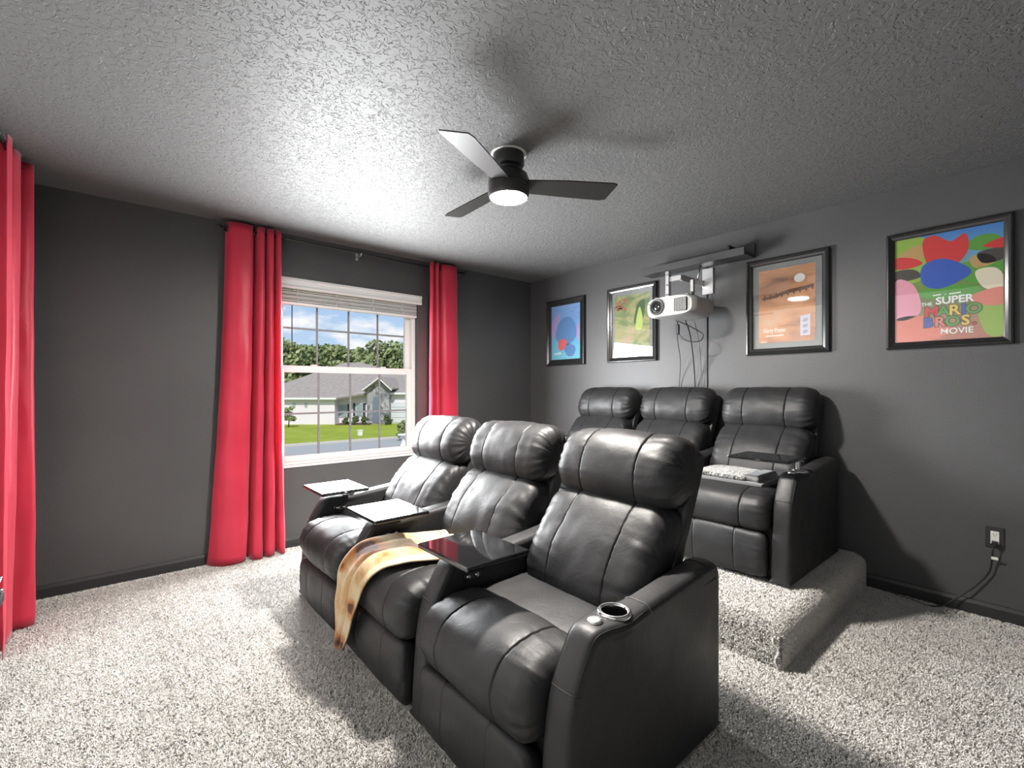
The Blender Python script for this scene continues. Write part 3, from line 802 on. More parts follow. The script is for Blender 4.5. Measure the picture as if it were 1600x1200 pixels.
for i in range(64): bm.faces.new((c0, rings[0][(i+1) % 64], rings[0][i]))
bm.faces.new(rings[-1]); bmesh.ops.recalc_face_normals(bm, faces=bm.faces)
body = obj('body', bm, M['proj'], pr, 50)
lx = -.085
fyy = -hd-.019
obj('lens_ring', Lm([(.060, .012), (.060, -.010), (.054, -.016), (.047, -.012), (.044, .0)], (lx, fyy, .002), 36, 'Y', capb=False, capt=False), M['projgrey'], pr, 40)
obj('lens_barrel', Lm([(.047, .0), (.040, -.006), (.034, -.008), (.030, -.002)], (lx, fyy, .002), 32, 'Y', capb=False, capt=False), M['black'], pr, 40)
obj('lens', Lm([(.032, -.002), (.022, -.009), (.010, -.012), (.0, -.0125)], (lx, fyy, .002), 28, 'Y', capb=True, capt=False), M['gloss'], pr, True)
obj('vent_panel', B((.045, -hd-.022, -.048), (.150, -hd-.006, .050), .012, 3), M['black'], pr)
for k in range(8):
    x = .055+k*.0122
    obj('vent_slat', B((x-.0022, -hd-.0265, -.046), (x+.0022, -hd-.014, .047)), M['proj'], pr)
for x in (-.13, .15): obj('top_knob', Lm([(.014, .070), (.014, .086), (.010, .090)], (x, -hd+.045, 0), 16), M['projgrey'], pr, 40)
obj('badge', B((-.17, -hd-.012, .028), (-.155, -hd-.004, .034)), M['projgrey'], pr)

mo = thing('projector_mount', 'bright metal swing-arm bracket holding the projector to the wall', 'mount', (0, 0, 0))
obj('wall_plate', B((2.035, -.012, 1.99), (2.125, 0, 2.195), .002, 1), M['steel'], mo)
obj('arm', B((2.02, -.34, 2.055), (2.05, -.012, 2.10), .002, 1), M['steel'], mo)
obj('arm_link', B((1.925, -.36, 2.058), (2.05, -.335, 2.098), .002, 1), M['steel'], mo)
obj('upright', B((1.925, -.372, 1.935), (1.955, -.335, 2.14), .002, 1), M['steel'], mo)
obj('spread_bracket', B((1.90, -.42, 1.925), (2.14, -.28, 1.937), .002, 1), M['steel'], mo)
obj('rear_upright', B((2.09, -.30, 1.935), (2.115, -.275, 2.06), .002, 1), M['steel'], mo)
obj('shelf_tie', T([(2.06, -.09, 2.205), (2.055, -.10, 2.15), (2.05, -.11, 2.095)], .007, 8), M['steel'], mo, True)
for y, z_ in ((-.374, 2.11), (-.374, 2.03), (-.374, 1.96)):
    obj('bolt', Lm([(.007, 0), (.007, -.005)], (1.94, y, z_), 10, 'Y'), M['chrome'], mo)
rc = thing('cable_raceway', 'grey painted cable channel running down the wall behind the projector', 'raceway', (0, 0, 0))
obj('channel', B((2.054, -.010, RH), (2.076, 0, 2.205), .003, 1), M['shelf'], rc)
def cable(name, label, pts, r, mt, group=None, n=40):
    o = obj(name, T(catmull(pts, n, False), r, 6), M[mt], None, True); return tag(o, label, 'cable', group)
cable('power_cable', 'thin cable hanging from the adapter, farthest left below the projector', [(1.985, -.29, 1.675), (1.965, -.26, 1.665), (1.93, -.20, 1.62), (1.875, -.06, 1.45), (1.83, -.008, 1.20), (1.825, -.008, .6), (1.82, -.008, RH+.01)], .0028, 'cable')
cable('power_cable', 'dark cable hanging straight down from the middle of the projector', [(2.04, -.28, 1.762), (2.035, -.20, 1.66), (2.0, -.08, 1.45), (1.975, -.012, 1.2), (1.955, -.008, .7), (1.95, -.008, RH+.01)], .0042, 'cable')
cable('power_cable', 'faint grey cable hanging beside the wall channel under the projector', [(2.10, -.26, 1.762), (2.075, -.14, 1.6), (2.04, -.04, 1.4), (2.025, -.008, 1.1), (2.02, -.008, RH+.01)], .0028, 'greycable')
cable('power_cable', 'black cable loop hanging under the projector', [(1.99, -.31, 1.760), (2.04, -.30, 1.735), (2.12, -.27, 1.685), (2.165, -.25, 1.645), (2.15, -.26, 1.60), (2.09, -.28, 1.595), (2.03, -.29, 1.62), (1.995, -.295, 1.66)], .0042, 'cable')
ad_ = thing('cable_adapter', 'small black adapter block dangling under the projector', 'adapter', (0, 0, 0))
obj('block', B((1.975, -.305, 1.66), (1.998, -.285, 1.735), .003, 1), M['black'], ad_)
obj('lead', T([(1.987, -.295, 1.735), (1.985, -.30, 1.755), (1.978, -.31, 1.763)], .004, 6), M['cable'], ad_, True)

# ------------------------------------------------------------------ framed posters
def otext(body, size, mt, parent, loc, offs):
    text(body, size, C4['dark'], parent, (loc[0], loc[1]+.0002, loc[2]), offs=offs+.0035); text(body, size, mt, parent, loc, offs=offs)
def text(body, size, mt, parent, loc, align='CENTER', shear=0, ext=0, scale=(1, 1, 1), name='lettering', offs=0.0):
    cu_ = bpy.data.curves.new('txt', 'FONT'); cu_.body = body; cu_.size = size; cu_.align_x = align; cu_.align_y = 'CENTER'
    cu_.shear = shear; cu_.offset = offs; cu_.extrude = ext; cu_.resolution_u = 3
    tmp = bpy.data.objects.new('txt', cu_); COL.objects.link(tmp)
    dg = bpy.context.evaluated_depsgraph_get(); me = bpy.data.meshes.new_from_object(tmp.evaluated_get(dg))
    bpy.data.objects.remove(tmp); bpy.data.curves.remove(cu_)
    me.materials.clear(); me.materials.append(mt)
    o = bpy.data.objects.new(name, me); COL.objects.link(o); o.parent = parent
    o.location = loc; o.rotation_euler = (pi/2, 0, 0); o.scale = scale; return o
PRW, PRH = .532, .692
def flat(name, color, rough=.5): return mat(name, color, rough, spec=.3)
def poster(label, xc, zc, fw, matw, printm):
    t = thing('framed_poster', label, 'poster', (xc, 0, zc), group='framed posters on the back wall')
    W2, H2 = PRW/2, PRH/2
    prof = [(0, 0), (0, -.022), (.004, -.028), (.012, -.030), (fw*.55, -.022), (fw*.85, -.018), (fw, -.014), (fw, 0)]
    cs = [(-W2, -H2), (W2, -H2), (W2, H2), (-W2, H2)]
    for k in range(4):
        a_, b_ = cs[k], cs[(k+1) % 4]; bm = bmesh.new()
        r0 = [bm.verts.new((a_[0]-math.copysign(o_, a_[0]), h, a_[1]-math.copysign(o_, a_[1]))) for o_, h in prof]
        r1 = [bm.verts.new((b_[0]-math.copysign(o_, b_[0]), h, b_[1]-math.copysign(o_, b_[1]))) for o_, h in prof]
        n = len(prof)
        for i in range(n): bm.faces.new((r0[i], r0[(i+1) % n], r1[(i+1) % n], r1[i]))
        bm.faces.new(r0[::-1]); bm.faces.new(r1); bmesh.ops.recalc_face_normals(bm, faces=bm.faces)
        obj('frame_rail', bm, M['frame'], t)
    iw, ih = W2-fw+.001, H2-fw+.001
    if matw: obj('mount_board', B((-iw, -.006, -ih), (iw, -.001, ih)), M['mat_grey'], t)
    pw, ph = iw-matw, ih-matw
    p = obj('print', B((-pw, -.0075, -ph), (pw, -.001 if not matw else -.006, ph)), printm, t)
    obj('glazing', B((-iw, -.0125, -ih), (iw, -.0105, ih)), M['pglass'], t)
    return t, pw, ph
def blob(p, pts, mt, lvl, n=40):
    P = catmull([(a_, 0, b_) for a_, b_ in pts], n, True) if n else [Vector((a_, 0, b_)) for a_, b_ in pts]
    bm = bmesh.new(); f = bm.faces.new([bm.verts.new((q.x, -.0077-.00012*lvl, q.z)) for q in P])
    if f.normal.y > 0: f.normal_flip()
    bm.normal_update()
    if bm.faces[:][0].normal.y > 0: bmesh.ops.reverse_faces(bm, faces=bm.faces[:])
    return obj('printed_shape', bm, mt, p)
def ell(cx_, cz_, a_, b_, rot=0, n=12):
    return [(cx_+a_*cos(2*pi*k/n)*cos(rot)-b_*sin(2*pi*k/n)*sin(rot), cz_+a_*cos(2*pi*k/n)*sin(rot)+b_*sin(2*pi*k/n)*cos(rot)) for k in range(n)]
ZC = 1.831
# far poster: blues
m1 = flat('print_blue', (.16, .40, .66)); v = coords(m1, 'Object', (1, 1, 1))
s_ = N(m1.node_tree, 'ShaderNodeSeparateXYZ'); m1.node_tree.links.new(v, s_.inputs[0])
ma = N(m1.node_tree, 'ShaderNodeMath', operation='MULTIPLY_ADD'); m1.node_tree.links.new(s_.outputs[2], ma.inputs[0]); ma.inputs[1].default_value = 1.4; ma.inputs[2].default_value = .5
setc(m1, ramp(m1, ma.outputs[0], [(0, (.22, .58, .66)), (.35, (.16, .48, .68)), (.7, (.20, .36, .66)), (1, (.28, .44, .74))]))
t1, pw, ph = poster('framed poster in blues, farthest left near the room corner', .546, ZC, .062, 0, m1)
navy = flat('print_navy', (.09, .18, .38)); mblue = flat('print_midblue', (.12, .26, .52)); lil = flat('print_lilac', (.44, .34, .62)); coral = flat('print_coral', (.72, .14, .15)); sky_ = flat('print_pale', (.40, .60, .78))
blob(t1, [(-.19, .12), (-.10, .20), (-.08, .12), (-.13, -.03), (-.19, -.05)], lil, 1)
blob(t1, [(.19, .10), (.15, .02), (.16, -.08), (.19, -.10)], lil, 1)
blob(t1, [(-.14, -.05), (-.10, .10), (.02, .16), (.12, .10), (.15, -.04), (.05, -.13), (-.06, -.12)], mblue, 2)
blob(t1, [(-.03, -.14), (.08, -.13), (.14, -.18), (.10, -.25), (.02, -.24)], mblue, 2)
blob(t1, [(-.10, -.09), (-.02, -.07), (.02, -.12), (-.05, -.19), (-.10, -.17)], coral, 3)
for k, (x, z_) in enumerate([(-.15, .235), (-.02, .235), (.11, .235), (.16, .18), (.05, .20)]):
    blob(t1, [(x, z_), (x+.07, z_+.006), (x+.07, z_+.009), (x, z_+.003)], navy, 2, 0)
for k, (x, dz, w) in enumerate([(-.158, 0, .02), (-.132, .002, .008), (-.116, .002, .02), (-.088, .004, .022)]):
    blob(t1, [(x, -.215+dz), (x+w, -.212+dz), (x+w, -.235+dz), (x+w*.5, -.225+dz), (x, -.24+dz)], flat('print_white', (.85, .86, .84)) if k == 0 else bpy.data.materials['print_white'], 4, 0)
# second: olive and rust painting
m2 = flat('print_olive', (.2, .22, .1)); v = coords(m2, 'Object', (1.2, 1, 2.6))
setc(m2, ramp(m2, tex_noise(m2, v, 2.4, 5, .6, 1.4), [(.30, (.10, .16, .07)), (.45, (.22, .26, .11)), (.55, (.36, .32, .15)), (.66, (.42, .30, .20))]))
t2, pw, ph = poster('framed poster in olive green with a red title corner, left of the projector', 1.362, ZC, .045, .034, m2)
rust = flat('print_rust', (.40, .12, .09)); dkg = flat('print_darkgreen', (.07, .12, .05)); lime = flat('print_lime', (.42, .50, .14))
rnd = random.Random(4)
for k in range(16):
    x = -.17+rnd.random()*.11; z_ = .13+rnd.random()*.12; a_ = .012+rnd.random()*.02
    blob(t2, ell(x, z_, a_, .007, rnd.uniform(-.6, .6)), rust, 2, 20)
blob(t2, [(.03, .06), (.07, .18), (.14, .20), (.13, .06), (.09, -.02), (.03, .0)], dkg, 1)
blob(t2, [(.05, .03), (.08, .14), (.10, .12), (.12, .02), (.10, -.06), (.05, -.05)], lime, 2)
# third: amber dusk
m3 = flat('print_amber', (.5, .25, .12)); v = coords(m3, 'Object', (.8, 1, 3.2))
setc(m3, ramp(m3, tex_noise(m3, v, 2.6, 5, .55, .5), [(.30, (.20, .09, .05)), (.45, (.50, .22, .10)), (.55, (.62, .30, .14)), (.70, (.60, .36, .24))]))
t3, pw, ph = poster('framed poster in amber and brown with small white title, right of the projector', 2.647, ZC, .045, .040, m3)
brown = flat('print_brown', (.16, .07, .04)); tw = flat('print_offwhite', (.86, .84, .80)); lav = flat('print_lavender', (.56, .52, .60))
blob(t3, ell(.085, .175, .034, .030), tw, 2, 30)
blob(t3, [(-.16, .05), (-.08, .055), (.0, .075), (.08, .085), (.17, .10), (.17, .12), (.10, .112), (.0, .10), (-.08, .075), (-.16, .065)], brown, 1)
for k in range(9): blob(t3, ell(-.14+k*.038, .062+k*.005, .006, .022), brown, 2, 16)
blob(t3, [(.09, -.09), (.15, -.08), (.15, -.225), (.09, -.225)], lav, 1, 0)
for k in range(3): blob(t3, ell(.12, -.12-.04*k, .017, .012, .4), flat('print_slate', (.34, .32, .38)), 2, 16)
text('Harry Potter', .034, tw, t3, (-.075, -.0084, -.175), scale=(.82, 1.3, 1))
for bx0, bx1 in ((-.135, -.108), (-.104, -.070), (-.066, -.052), (-.048, -.016)): blob(t3, [(bx0, -.209), (bx1, -.209), (bx1, -.215), (bx0, -.215)], tw, 3, 0)
blob(t3, [(-.165, -.252), (-.125, -.252), (-.125, -.256), (-.165, -.256)], tw, 3, 0)
# fourth: bright colours with title lettering
m4 = flat('print_bright', (.2, .45, .8)); v = coords(m4)
s_ = N(m4.node_tree, 'ShaderNodeSeparateXYZ'); m4.node_tree.links.new(v, s_.inputs[0])
ma = N(m4.node_tree, 'ShaderNodeMath', operation='MULTIPLY_ADD'); m4.node_tree.links.new(s_.outputs[2], ma.inputs[0]); ma.inputs[1].default_value = 1.6; ma.inputs[2].default_value = .5
setc(m4, ramp(m4, ma.outputs[0], [(0, (.50, .16, .12)), (.22, (.40, .24, .12)), (.4, (.14, .22, .06)), (.62, (.20, .34, .05)), (.78, (.14, .36, .62)), (1, (.05, .22, .60))]))
t4, pw, ph = poster('framed poster in bright red, blue and green with a chunky coloured title, farthest right', 3.474, ZC-.008, .040, 0, m4)
C4 = {k: flat('print4_'+k, c) for k, c in dict(green=(.10, .34, .04), lime=(.30, .46, .06), red=(.66, .03, .03), blue=(.03, .10, .48), pink=(.80, .34, .44), cream=(.80, .70, .55), tan=(.55, .33, .12), white=(.88, .87, .85), dark=(.06, .05, .04), yellow=(.80, .55, .08), salmon=(.74, .22, .16), sky=(.20, .48, .74)).items()}
for pts, c, lv in [
        ([(-.225, .30), (-.10, .30), (-.04, .22), (-.05, .08), (-.225, .05)], 'lime', 1),
        ([(-.20, .22), (-.12, .26), (-.08, .21), (-.12, .17), (-.20, .18)], 'tan', 2),
        ([(.08, .20), (.12, .25), (.19, .25), (.226, .20), (.15, .17)], 'green', 2),
        ([(-.225, .20), (-.15, .19), (-.10, .15), (-.16, .13), (-.225, .14)], 'red', 3),
        ([(-.225, .12), (-.14, .12), (-.11, .07), (-.225, .06)], 'dark', 2),
        ([(.13, .16), (.226, .17), (.226, .11), (.15, .10)], 'dark', 2),
        ([(.15, .19), (.19, .215), (.226, .22), (.226, .17)], 'red', 3),
        ([(.03, .10), (.20, .12), (.22, .02), (.10, .0)], 'green', 1),
        ([(.10, .14), (.16, .15), (.20, .10), (.12, .08)], 'tan', 2),
        ([(-.10, .27), (-.05, .30), (.02, .25), (.08, .28), (.09, .18), (.02, .10), (-.07, .12)], 'red', 3),
        ([(-.10, .13), (-.02, .16), (.07, .11), (.10, .05), (-.02, -.01), (-.10, .03)], 'blue', 4),
        ([(-.225, .06), (-.15, .04), (-.11, -.06), (-.12, -.15), (-.225, -.16)], 'pink', 3),
        ([(.12, .06), (.19, .07), (.226, .02), (.226, -.06), (.15, -.03)], 'cream', 3),
        ([(-.11, -.01), (.05, .0), (.14, -.03), (.10, -.07), (-.08, -.06)], 'green', 2),
        ([(.10, -.07), (.226, -.04), (.226, -.13), (.13, -.12)], 'salmon', 4),
        ([(.13, -.13), (.226, -.13), (.226, -.29), (.16, -.28)], 'lime', 3),
        ([(-.225, -.17), (-.10, -.16), (.02, -.24), (-.05, -.298), (-.225, -.298)], 'salmon', 3)]:
    blob(t4, pts, C4[c], lv)
text('THE', .026, C4['white'], t4, (-.082, -.0092, -.094), offs=.0006)
text('SUPER', .056, C4['white'], t4, (.035, -.0092, -.082), offs=.0018)
x = -.088
for ch, c, w in (('M', 'red', .055), ('A', 'green', .046), ('R', 'yellow', .046), ('I', 'blue', .03), ('O', 'green', .05)):
    otext(ch, .080, C4[c], t4, (x+w/2, -.0092, -.142), .0022); x += w
x = -.100
for ch, c, w in (('B', 'blue', .05), ('R', 'salmon', .05), ('O', 'green', .056), ('S', 'yellow', .05), ('.', 'red', .02)):
    otext(ch, .076, C4[c], t4, (x+w/2, -.0092, -.203), .0022); x += w
text('MOVIE', .046, C4['white'], t4, (.045, -.0092, -.258), offs=.0006)
for bx0, bx1 in ((-.055, -.020), (-.004, .0), (.014, .062)): blob(t4, [(bx0, -.043), (bx1, -.041), (bx1, -.048), (bx0, -.050)], C4['white'], 6, 0)

# ------------------------------------------------------------------ outlet, plug and cord
ou = thing('wall_outlet', 'dark outlet plate with a white receptacle low on the poster wall', 'outlet', (3.668, 0, .442))
obj('cover_plate', B((-.036, -.006, -.057), (.036, 0, .057), .003, 2), M['plate'], ou)
obj('receptacle', B((-.0165, -.009, -.034), (.0165, -.005, .034), .006, 3), M['white'], ou)
for sx in (-.006, .006): obj('slot', B((sx-.0012, -.0094, .014), (sx+.0012, -.0088, .022)), M['black'], ou)
obj('ground_hole', Lm([(.0025, -.0094), (.0025, -.0088)], (0, 0, .009), 10, 'Y'), M['black'], ou)
cd = thing('extension_cord', 'black power cord plugged into the outlet and trailing along the carpet', 'cord', (3.668, 0, .43))
obj('plug', B((-.012, -.034, -.030), (.012, -.009, -.004), .004, 2), M['black'], cd)
P_ = [(0, -.03, -.03), (-.008, -.035, -.065), (-.010, -.025, -.11), (-.022, -.02, -.18), (-.075, -.022, -.27), (-.14, -.035, -.345), (-.20, -.06, -.405), (-.26, -.075, -.423), (-.32, -.05, -.424), (-.42, -.028, -.424), (-.46, -.016, -.424), (-.49, -.016, -.424)]
obj('cord', T(catmull(P_, 70, False), .0036, 7), M['cable'], cd, True)
obj('tag', B((-.012, -.034, -.100), (.014, -.031, -.086)), M['white'], cd)

# ------------------------------------------------------------------ outdoors, seen through the window
RV = Vector((sin(pi/2-A), 0, 0))
FWD = Vector((-cos(A), sin(A), 0)); RGT = Vector((sin(A), cos(A), 0))
D0 = 44.0; GZ = -2.15
def hp(px, dep, py=None, z=None):
    """point on the sight line of column px at the given distance"""
    p = Vector((CX, CY, 0))+FWD*dep+RGT*((px-HX)/F*dep)
    p.z = z if z is not None else CZ-(py-HY)/F*dep
    return p
m = mat('grass', (.22, .36, .03), .9, spec=.1); v = coords(m)
setc(m, ramp(m, tex_noise(m, v, .5, 6, .7), [(.3, (.24, .30, .035)), (.7, (.35, .40, .06))])); M['grass'] = m
M['street'] = mat('asphalt', (.36, .36, .36), .9); M['curb'] = mat('curb_concrete', (.55, .52, .45), .9)
M['stucco'] = mat('stucco', (.80, .74, .80), .9); M['trimw'] = mat('fascia_white', (.80, .80, .80), .6)
m = M['roof'] = mat('shingles', (.30, .26, .24), .95); v = coords(m, 'Object', (1, 1, 4))
setc(m, ramp(m, tex_noise(m, v, 3, 4), [(.3, (.27, .235, .215)), (.7, (.36, .32, .29))]))
m = M['stone'] = mat('stone_veneer', (.30, .30, .31), .9); v = coords(m); vo = N(m.node_tree, 'ShaderNodeTexVoronoi'); vo.inputs['Scale'].default_value = 3.5
m.node_tree.links.new(v, vo.inputs['Vector']); setc(m, ramp(m, vo.outputs['Color'], [(.2, (.16, .16, .18)), (.8, (.42, .41, .42))]))
M['shutter'] = mat('shutter_green', (.05, .07, .07), .6); M['hglass'] = mat('house_glass', (.30, .38, .40), .1); M['door'] = mat('front_door', (.16, .20, .25), .5)
M['garage'] = mat('garage_door', (.66, .68, .72), .6); M['bark'] = mat('bark', (.09, .065, .045), .9)
def leafmat(name, a_, b_):
    m = mat(name, a_, .7, spec=.2); v = coords(m); setc(m, ramp(m, tex_noise(m, v, 1.5, 4), [(.3, a_), (.7, b_)])); return m
M['leaf'] = leafmat('leaves_green', (.14, .20, .09), (.32, .38, .18)); M['leaf2'] = leafmat('leaves_light', (.20, .26, .12), (.42, .46, .24)); M['leaf3'] = leafmat('leaves_hedge', (.08, .12, .06), (.18, .24, .11))
# ground follows the street direction (parallel to the window wall)
struct('lawn', B((-140, -60, GZ-.3), (-26.2, 120, GZ)), M['grass'])
struct('curb', B((-26.2, -60, GZ-.3), (-25.75, 120, GZ+.05)), M['curb'])
struct('street', B((-25.75, -60, GZ-.3), (-16.5, 120, GZ-.06)), M['street'])
struct('front_lawn', B((-16.5, -60, GZ-.3), (-.16, 120, GZ)), M['grass'])

def quadbox(bm, px0, px1, d0, d1, z0, z1):
    """box whose front face lies square to the viewing axis"""
    q = []
    for d in (d0, d1):
        for z_ in (z0, z1):
            for px in (px0, px1):
                p = Vector((CX, CY, 0))+FWD*d+RGT*((px-HX)/F*d0); p.z = z_; q.append(bm.verts.new(p))
    for f in ((0, 1, 3, 2), (4, 6, 7, 5), (0, 2, 6, 4), (1, 5, 7, 3), (2, 3, 7, 6), (0, 4, 5, 1)): bm.faces.new([q[i] for i in f])
    bmesh.ops.recalc_face_normals(bm, faces=bm.faces)
def QB(*a_): bm = bmesh.new(); quadbox(bm, *a_); return bm
def zz(py, d=D0): return CZ-(py-HY)/F*d
def hv(px, py, d=D0, add=0):
    """point at column px, row py measured at distance d, then pushed back by add metres"""
    p = hp(px, d, py); return p+FWD*add
ho = thing('neighbour_house', 'pale stucco house with brown hip roof and stone entry across the street', 'house', (0, 0, 0))
obj('wall', QB(380, 523, D0, D0+12, GZ, zz(622)), M['stucco'], ho)
obj('wall', QB(523, 574, D0+1.2, D0+10, GZ, zz(614, D0+1.2)), M['stucco'], ho)
obj('wall', QB(608, 690, D0+1.2, D0+10, GZ, zz(614, D0+1.2)), M['stucco'], ho)
obj('entry_wall', QB(573.5, 608, D0+.4, D0+2.5, GZ, zz(608)), M['stone'], ho)
def poly3(pts): 
    bm = bmesh.new(); bm.faces.new([bm.verts.new(p) for p in pts]); return bm
def slab(name, pts, mt, th=.18):
    o = obj(name, poly3(pts), M[mt], ho); md = o.modifiers.new('thickness', 'SOLIDIFY'); md.thickness = th; return o
# main hip roof
e = .5
A0_, A1_ = hv(376, 622, D0-e), hv(525, 622, D0-e)
R0, R1 = hv(539, 566.5, D0+8), hv(564, 566.5, D0+8)
slab('roof_plane', [A0_, A1_, R0, hv(484, 585, D0+6)], 'roof')
E1 = hv(576, 614, D0+.7); E2 = hv(692, 614, D0+.7)
slab('roof_plane', [A1_, E1, R1, R0], 'roof')
slab('roof_plane', [E1, E2, hv(640, 585, D0+8), R1], 'roof')
obj('fascia', QB(377, 525, D0-.5, D0-.42, zz(624.2), zz(621.2)), M['trimw'], ho)
obj('fascia', QB(523, 574, D0+.7, D0+.78, zz(616.5), zz(613.5)), M['trimw'], ho)
obj('fascia', QB(608, 692, D0+.7, D0+.78, zz(616.5), zz(613.5)), M['trimw'], ho)
# entry gable
bm = bmesh.new(); a_, b_, c_ = hv(573.5, 608, D0+.4), hv(608, 608, D0+.4), hv(591, 594, D0+.4)
vv = [bm.verts.new(p) for p in (a_, b_, c_, a_+FWD*3, b_+FWD*3, c_+FWD*3)]
for f in ((0, 1, 2), (3, 5, 4), (0, 2, 5, 3), (1, 4, 5, 2), (0, 3, 4, 1)): bm.faces.new([vv[i] for i in f])
obj('gable', bm, M['stone'], ho)
slab('gable_roof', [hv(566, 609, D0-.1), hv(591, 590.5, D0-.1), hv(591, 590.5, D0-.1, 6), hv(566, 609, D0-.1, 6)], 'roof')
slab('gable_roof', [hv(612, 609, D0-.1), hv(591, 590.5, D0-.1), hv(591, 590.5, D0-.1, 6), hv(612, 609, D0-.1, 6)], 'roof')
for s in ((566, 609), (612, 609)):
    slab('gable_trim', [hv(s[0], s[1], D0-.15), hv(591, 590, D0-.15), hv(591, 592, D0-.15), hv(s[0], s[1]+2, D0-.15)], 'trimw', .06)
# arched doorway
pts = [(582, 661), (593.5, 661)]+[(587.75+5.75*cos(pi*k/10), 627-7*sin(pi*k/10)) for k in range(11)]
bm = bmesh.new(); bm.faces.new([bm.verts.new(hv(x, y, D0+.36)) for x, y in pts]); obj('doorway', bm, M['door'], ho)
for (x0, x1, y0, y1) in ((530.5, 542.5, 632, 653), (555.5, 566.5, 630.5, 651)):
    w_ = obj('window', QB(x0, x1, D0+1.12, D0+1.2, zz(y1), zz(y0)), M['trimw'], ho)
    for (a0, a1) in ((y0+1, (y0+y1)/2-.4), ((y0+y1)/2+.4, y1-1)): obj('window_pane', QB(x0+1, x1-1, D0+1.08, D0+1.12, zz(a1), zz(a0)), M['hglass'], w_)
    for (s0, s1) in ((x0-4, x0-.3), (x1+.3, x1+4)): obj('shutter', QB(s0, s1, D0+1.1, D0+1.2, zz(y1), zz(y0)), M['shutter'], ho)
for (x0, x1, y0, y1) in ((457, 461, 630, 637), (476, 479.5, 630, 636)): obj('window', QB(x0, x1, D0-.06, D0, zz(y1), zz(y0)), M['hglass'], ho)
gd = obj('garage_door', QB(610, 664, D0+1.1, D0+1.2, GZ, zz(628)), M['garage'], ho)
for k in range(4): obj('door_panel', QB(611, 663, D0+1.05, D0+1.1, GZ+.1+k*.5, GZ+.52+k*.5), M['garage'], gd)
# planting bed strip
struct('planting_bed', QB(524, 575, D0-.8, D0+1.2, GZ, GZ+.10), mat('mulch', (.12, .08, .06), .95))

def leafcloud(clumps, n, size, seed):
    rn = random.Random(seed); bm = bmesh.new()
    for (c, rx, ry, rz) in clumps:
        for _ in range(n):
            while True:
                p = Vector((rn.uniform(-1, 1), rn.uniform(-1, 1), rn.uniform(-1, 1)))
                if .35 < p.length < 1: break
            q = Vector(c)+Vector((p.x*rx, p.y*ry, p.z*rz))
            d = Vector((rn.gauss(0, 1), rn.gauss(0, 1), rn.gauss(0, 1))).normalized(); e_ = d.orthogonal().normalized(); f_ = d.cross(e_)
            s = size*rn.uniform(.6, 1.4)
            bm.faces.new([bm.verts.new(q+e_*s*a_+f_*s*.6*b_) for a_, b_ in ((-1, 0), (0, -1), (1, 0), (0, 1))])
    return bm
def tree(name, label, base, h, r, seed, mt, group, trunk=True, n=110, k=22, size=.28, cat='tree'):
    rn = random.Random(seed); t = thing(name, label, cat, base, group=group)
    cl_ = []
    z0 = h*.25 if trunk else 0
    for i in range(k):
        a_ = rn.uniform(0, 2*pi); rr = r*sqrt(rn.random())*.8; zc = z0+(h-z0)*rn.uniform(.15, .9)
        kk = 1-.5*abs(2*(zc-z0)/(h-z0)-.9)
        cl_.append(((rr*cos(a_)*kk, rr*sin(a_)*kk, zc), r*.34, r*.34, (h-z0)*.14))
    obj('foliage', leafcloud(cl_, n, size, seed), M[mt], t)
    if trunk:
        obj('trunk', T([(0, 0, 0), (.1, 0, h*.3), (0, .1, h*.6)], [h*.03, h*.022, h*.01], 7), M['bark'], t, True)
        for i in range(4):
            a_ = rn.uniform(0, 2*pi); obj('branch', T([(0, 0, h*.3), (r*.35*cos(a_), r*.35*sin(a_), h*.55)], [h*.014, h*.006], 5), M['bark'], t, True)
    else: obj('stem', T([(0, 0, 0), (0, 0, h*.4)], [h*.03, h*.02], 6), M['bark'], t, True)
    return t
TG = 'trees behind the house across the street'
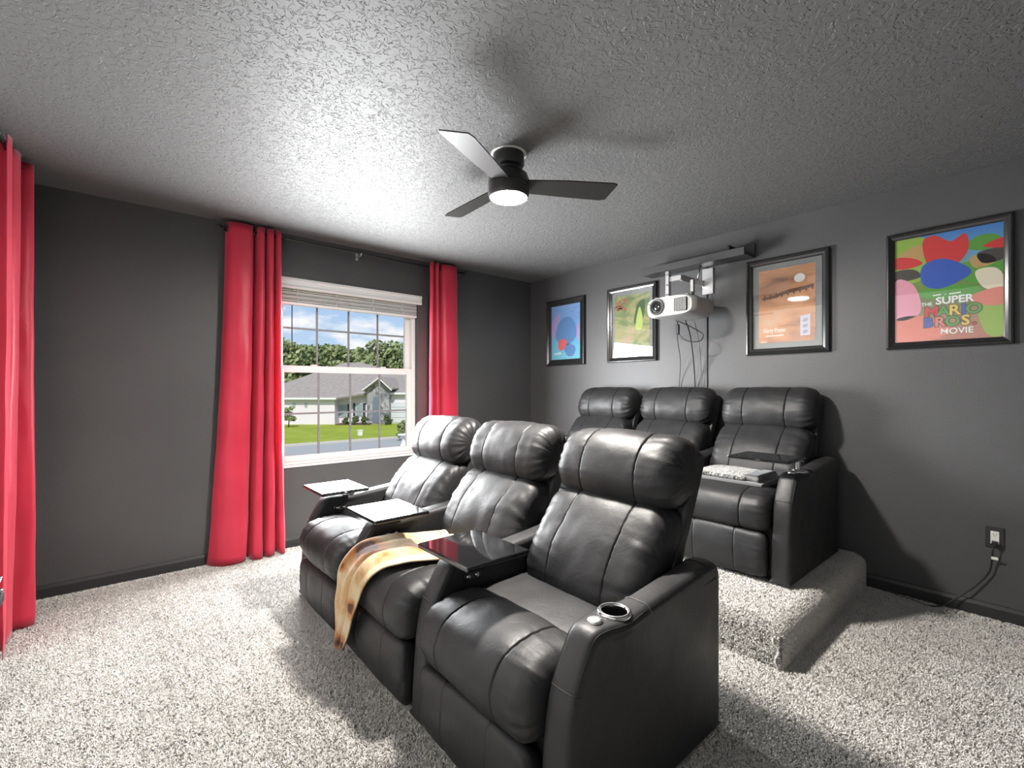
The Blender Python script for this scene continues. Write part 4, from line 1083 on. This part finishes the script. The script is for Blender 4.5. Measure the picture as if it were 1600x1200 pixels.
spec = [(430, 66, 528, 9, 'leaf2', 'rounded tree rising highest at the window\'s left end behind the house'),
        (462, 70, 537, 8, 'leaf', 'dark green tree behind the house left of the first grille bar'),
        (497, 74, 536, 8, 'leaf', 'dense green tree above the left half of the house roof'),
        (530, 72, 540, 7, 'leaf2', 'mid green tree directly behind the roof ridge'),
        (557, 76, 545, 7, 'leaf', 'low dark tree dipping just right of the roof ridge'),
        (596, 68, 531, 8, 'leaf2', 'tall light green tree behind the stone entry gable'),
        (628, 74, 540, 8, 'leaf2', 'pale tree at the window\'s right end behind the garage'),
        (480, 88, 541, 10, 'leaf3', 'distant hedge-like tree filling the gap behind the dense trees'),
        (580, 90, 545, 11, 'leaf3', 'distant dark tree filling the gap behind the ridge and gable')]
for i, (px, d, py, r_, mt, lb) in enumerate(spec):
    b_ = hp(px, d, z=GZ); tree('oak_tree', lb, b_, zz(py, d)-GZ, r_*.62, 40+i, mt, TG, n=150, k=26, size=.36)
tree('shrub_tree', 'small bright green tree on the lawn at the left end of the house', hp(451, 41, z=GZ), zz(635, 41)-GZ, .75, 77, 'leaf2', None, n=60, k=16, size=.11)
for i, (px, h_, r_, lb) in enumerate([(540, .55, .34, 'dark bush under the first shuttered house window'), (555, .7, .38, 'tallest dark bush between the two house windows'), (570, .65, .36, 'dark bush beside the stone entry wall')]):
    tree('garden_bush', lb, hp(px, 43.4, z=GZ+.10), h_, r_, 90+i, 'leaf3', 'bushes in the planting bed', trunk=False, n=60, k=12, size=.10, cat='bush')
tree('garden_bush', 'round clipped bush beside the garage door', hp(605.5, 43.6, z=GZ), .9, .45, 97, 'leaf3', None, trunk=False, n=60, k=12, size=.10, cat='bush')
tree('garden_bush', 'bright yellow-green bush at the right end of the window view', hp(630, 31, z=GZ), 1.25, .55, 98, 'leaf2', None, trunk=False, n=70, k=14, size=.10, cat='bush')
ub = thing('utility_box', 'small white utility box standing on the green lawn', 'box', hp(562.5, 33.5, z=GZ))
obj('cabinet', B((-.14, -.14, 0), (.14, .14, .36), .02), M['trimw'], ub); obj('lid', B((-.16, -.16, .36), (.16, .16, .42), .01), M['trimw'], ub)
bb = thing('bird_bath', 'white stone bird bath at the right edge of the window view', 'bird bath', hp(630.5, 27.5, z=GZ+.0))
obj('pedestal', Lm([(.22, 0), (.20, .08), (.11, .16), (.09, .45), (.14, .55)], (0, 0, 0), 16), M['trimw'], bb, True)
obj('bowl', Lm([(.14, .55), (.34, .64), (.36, .70), (.33, .70), (.1, .62)], (0, 0, 0), 20), M['trimw'], bb, True)
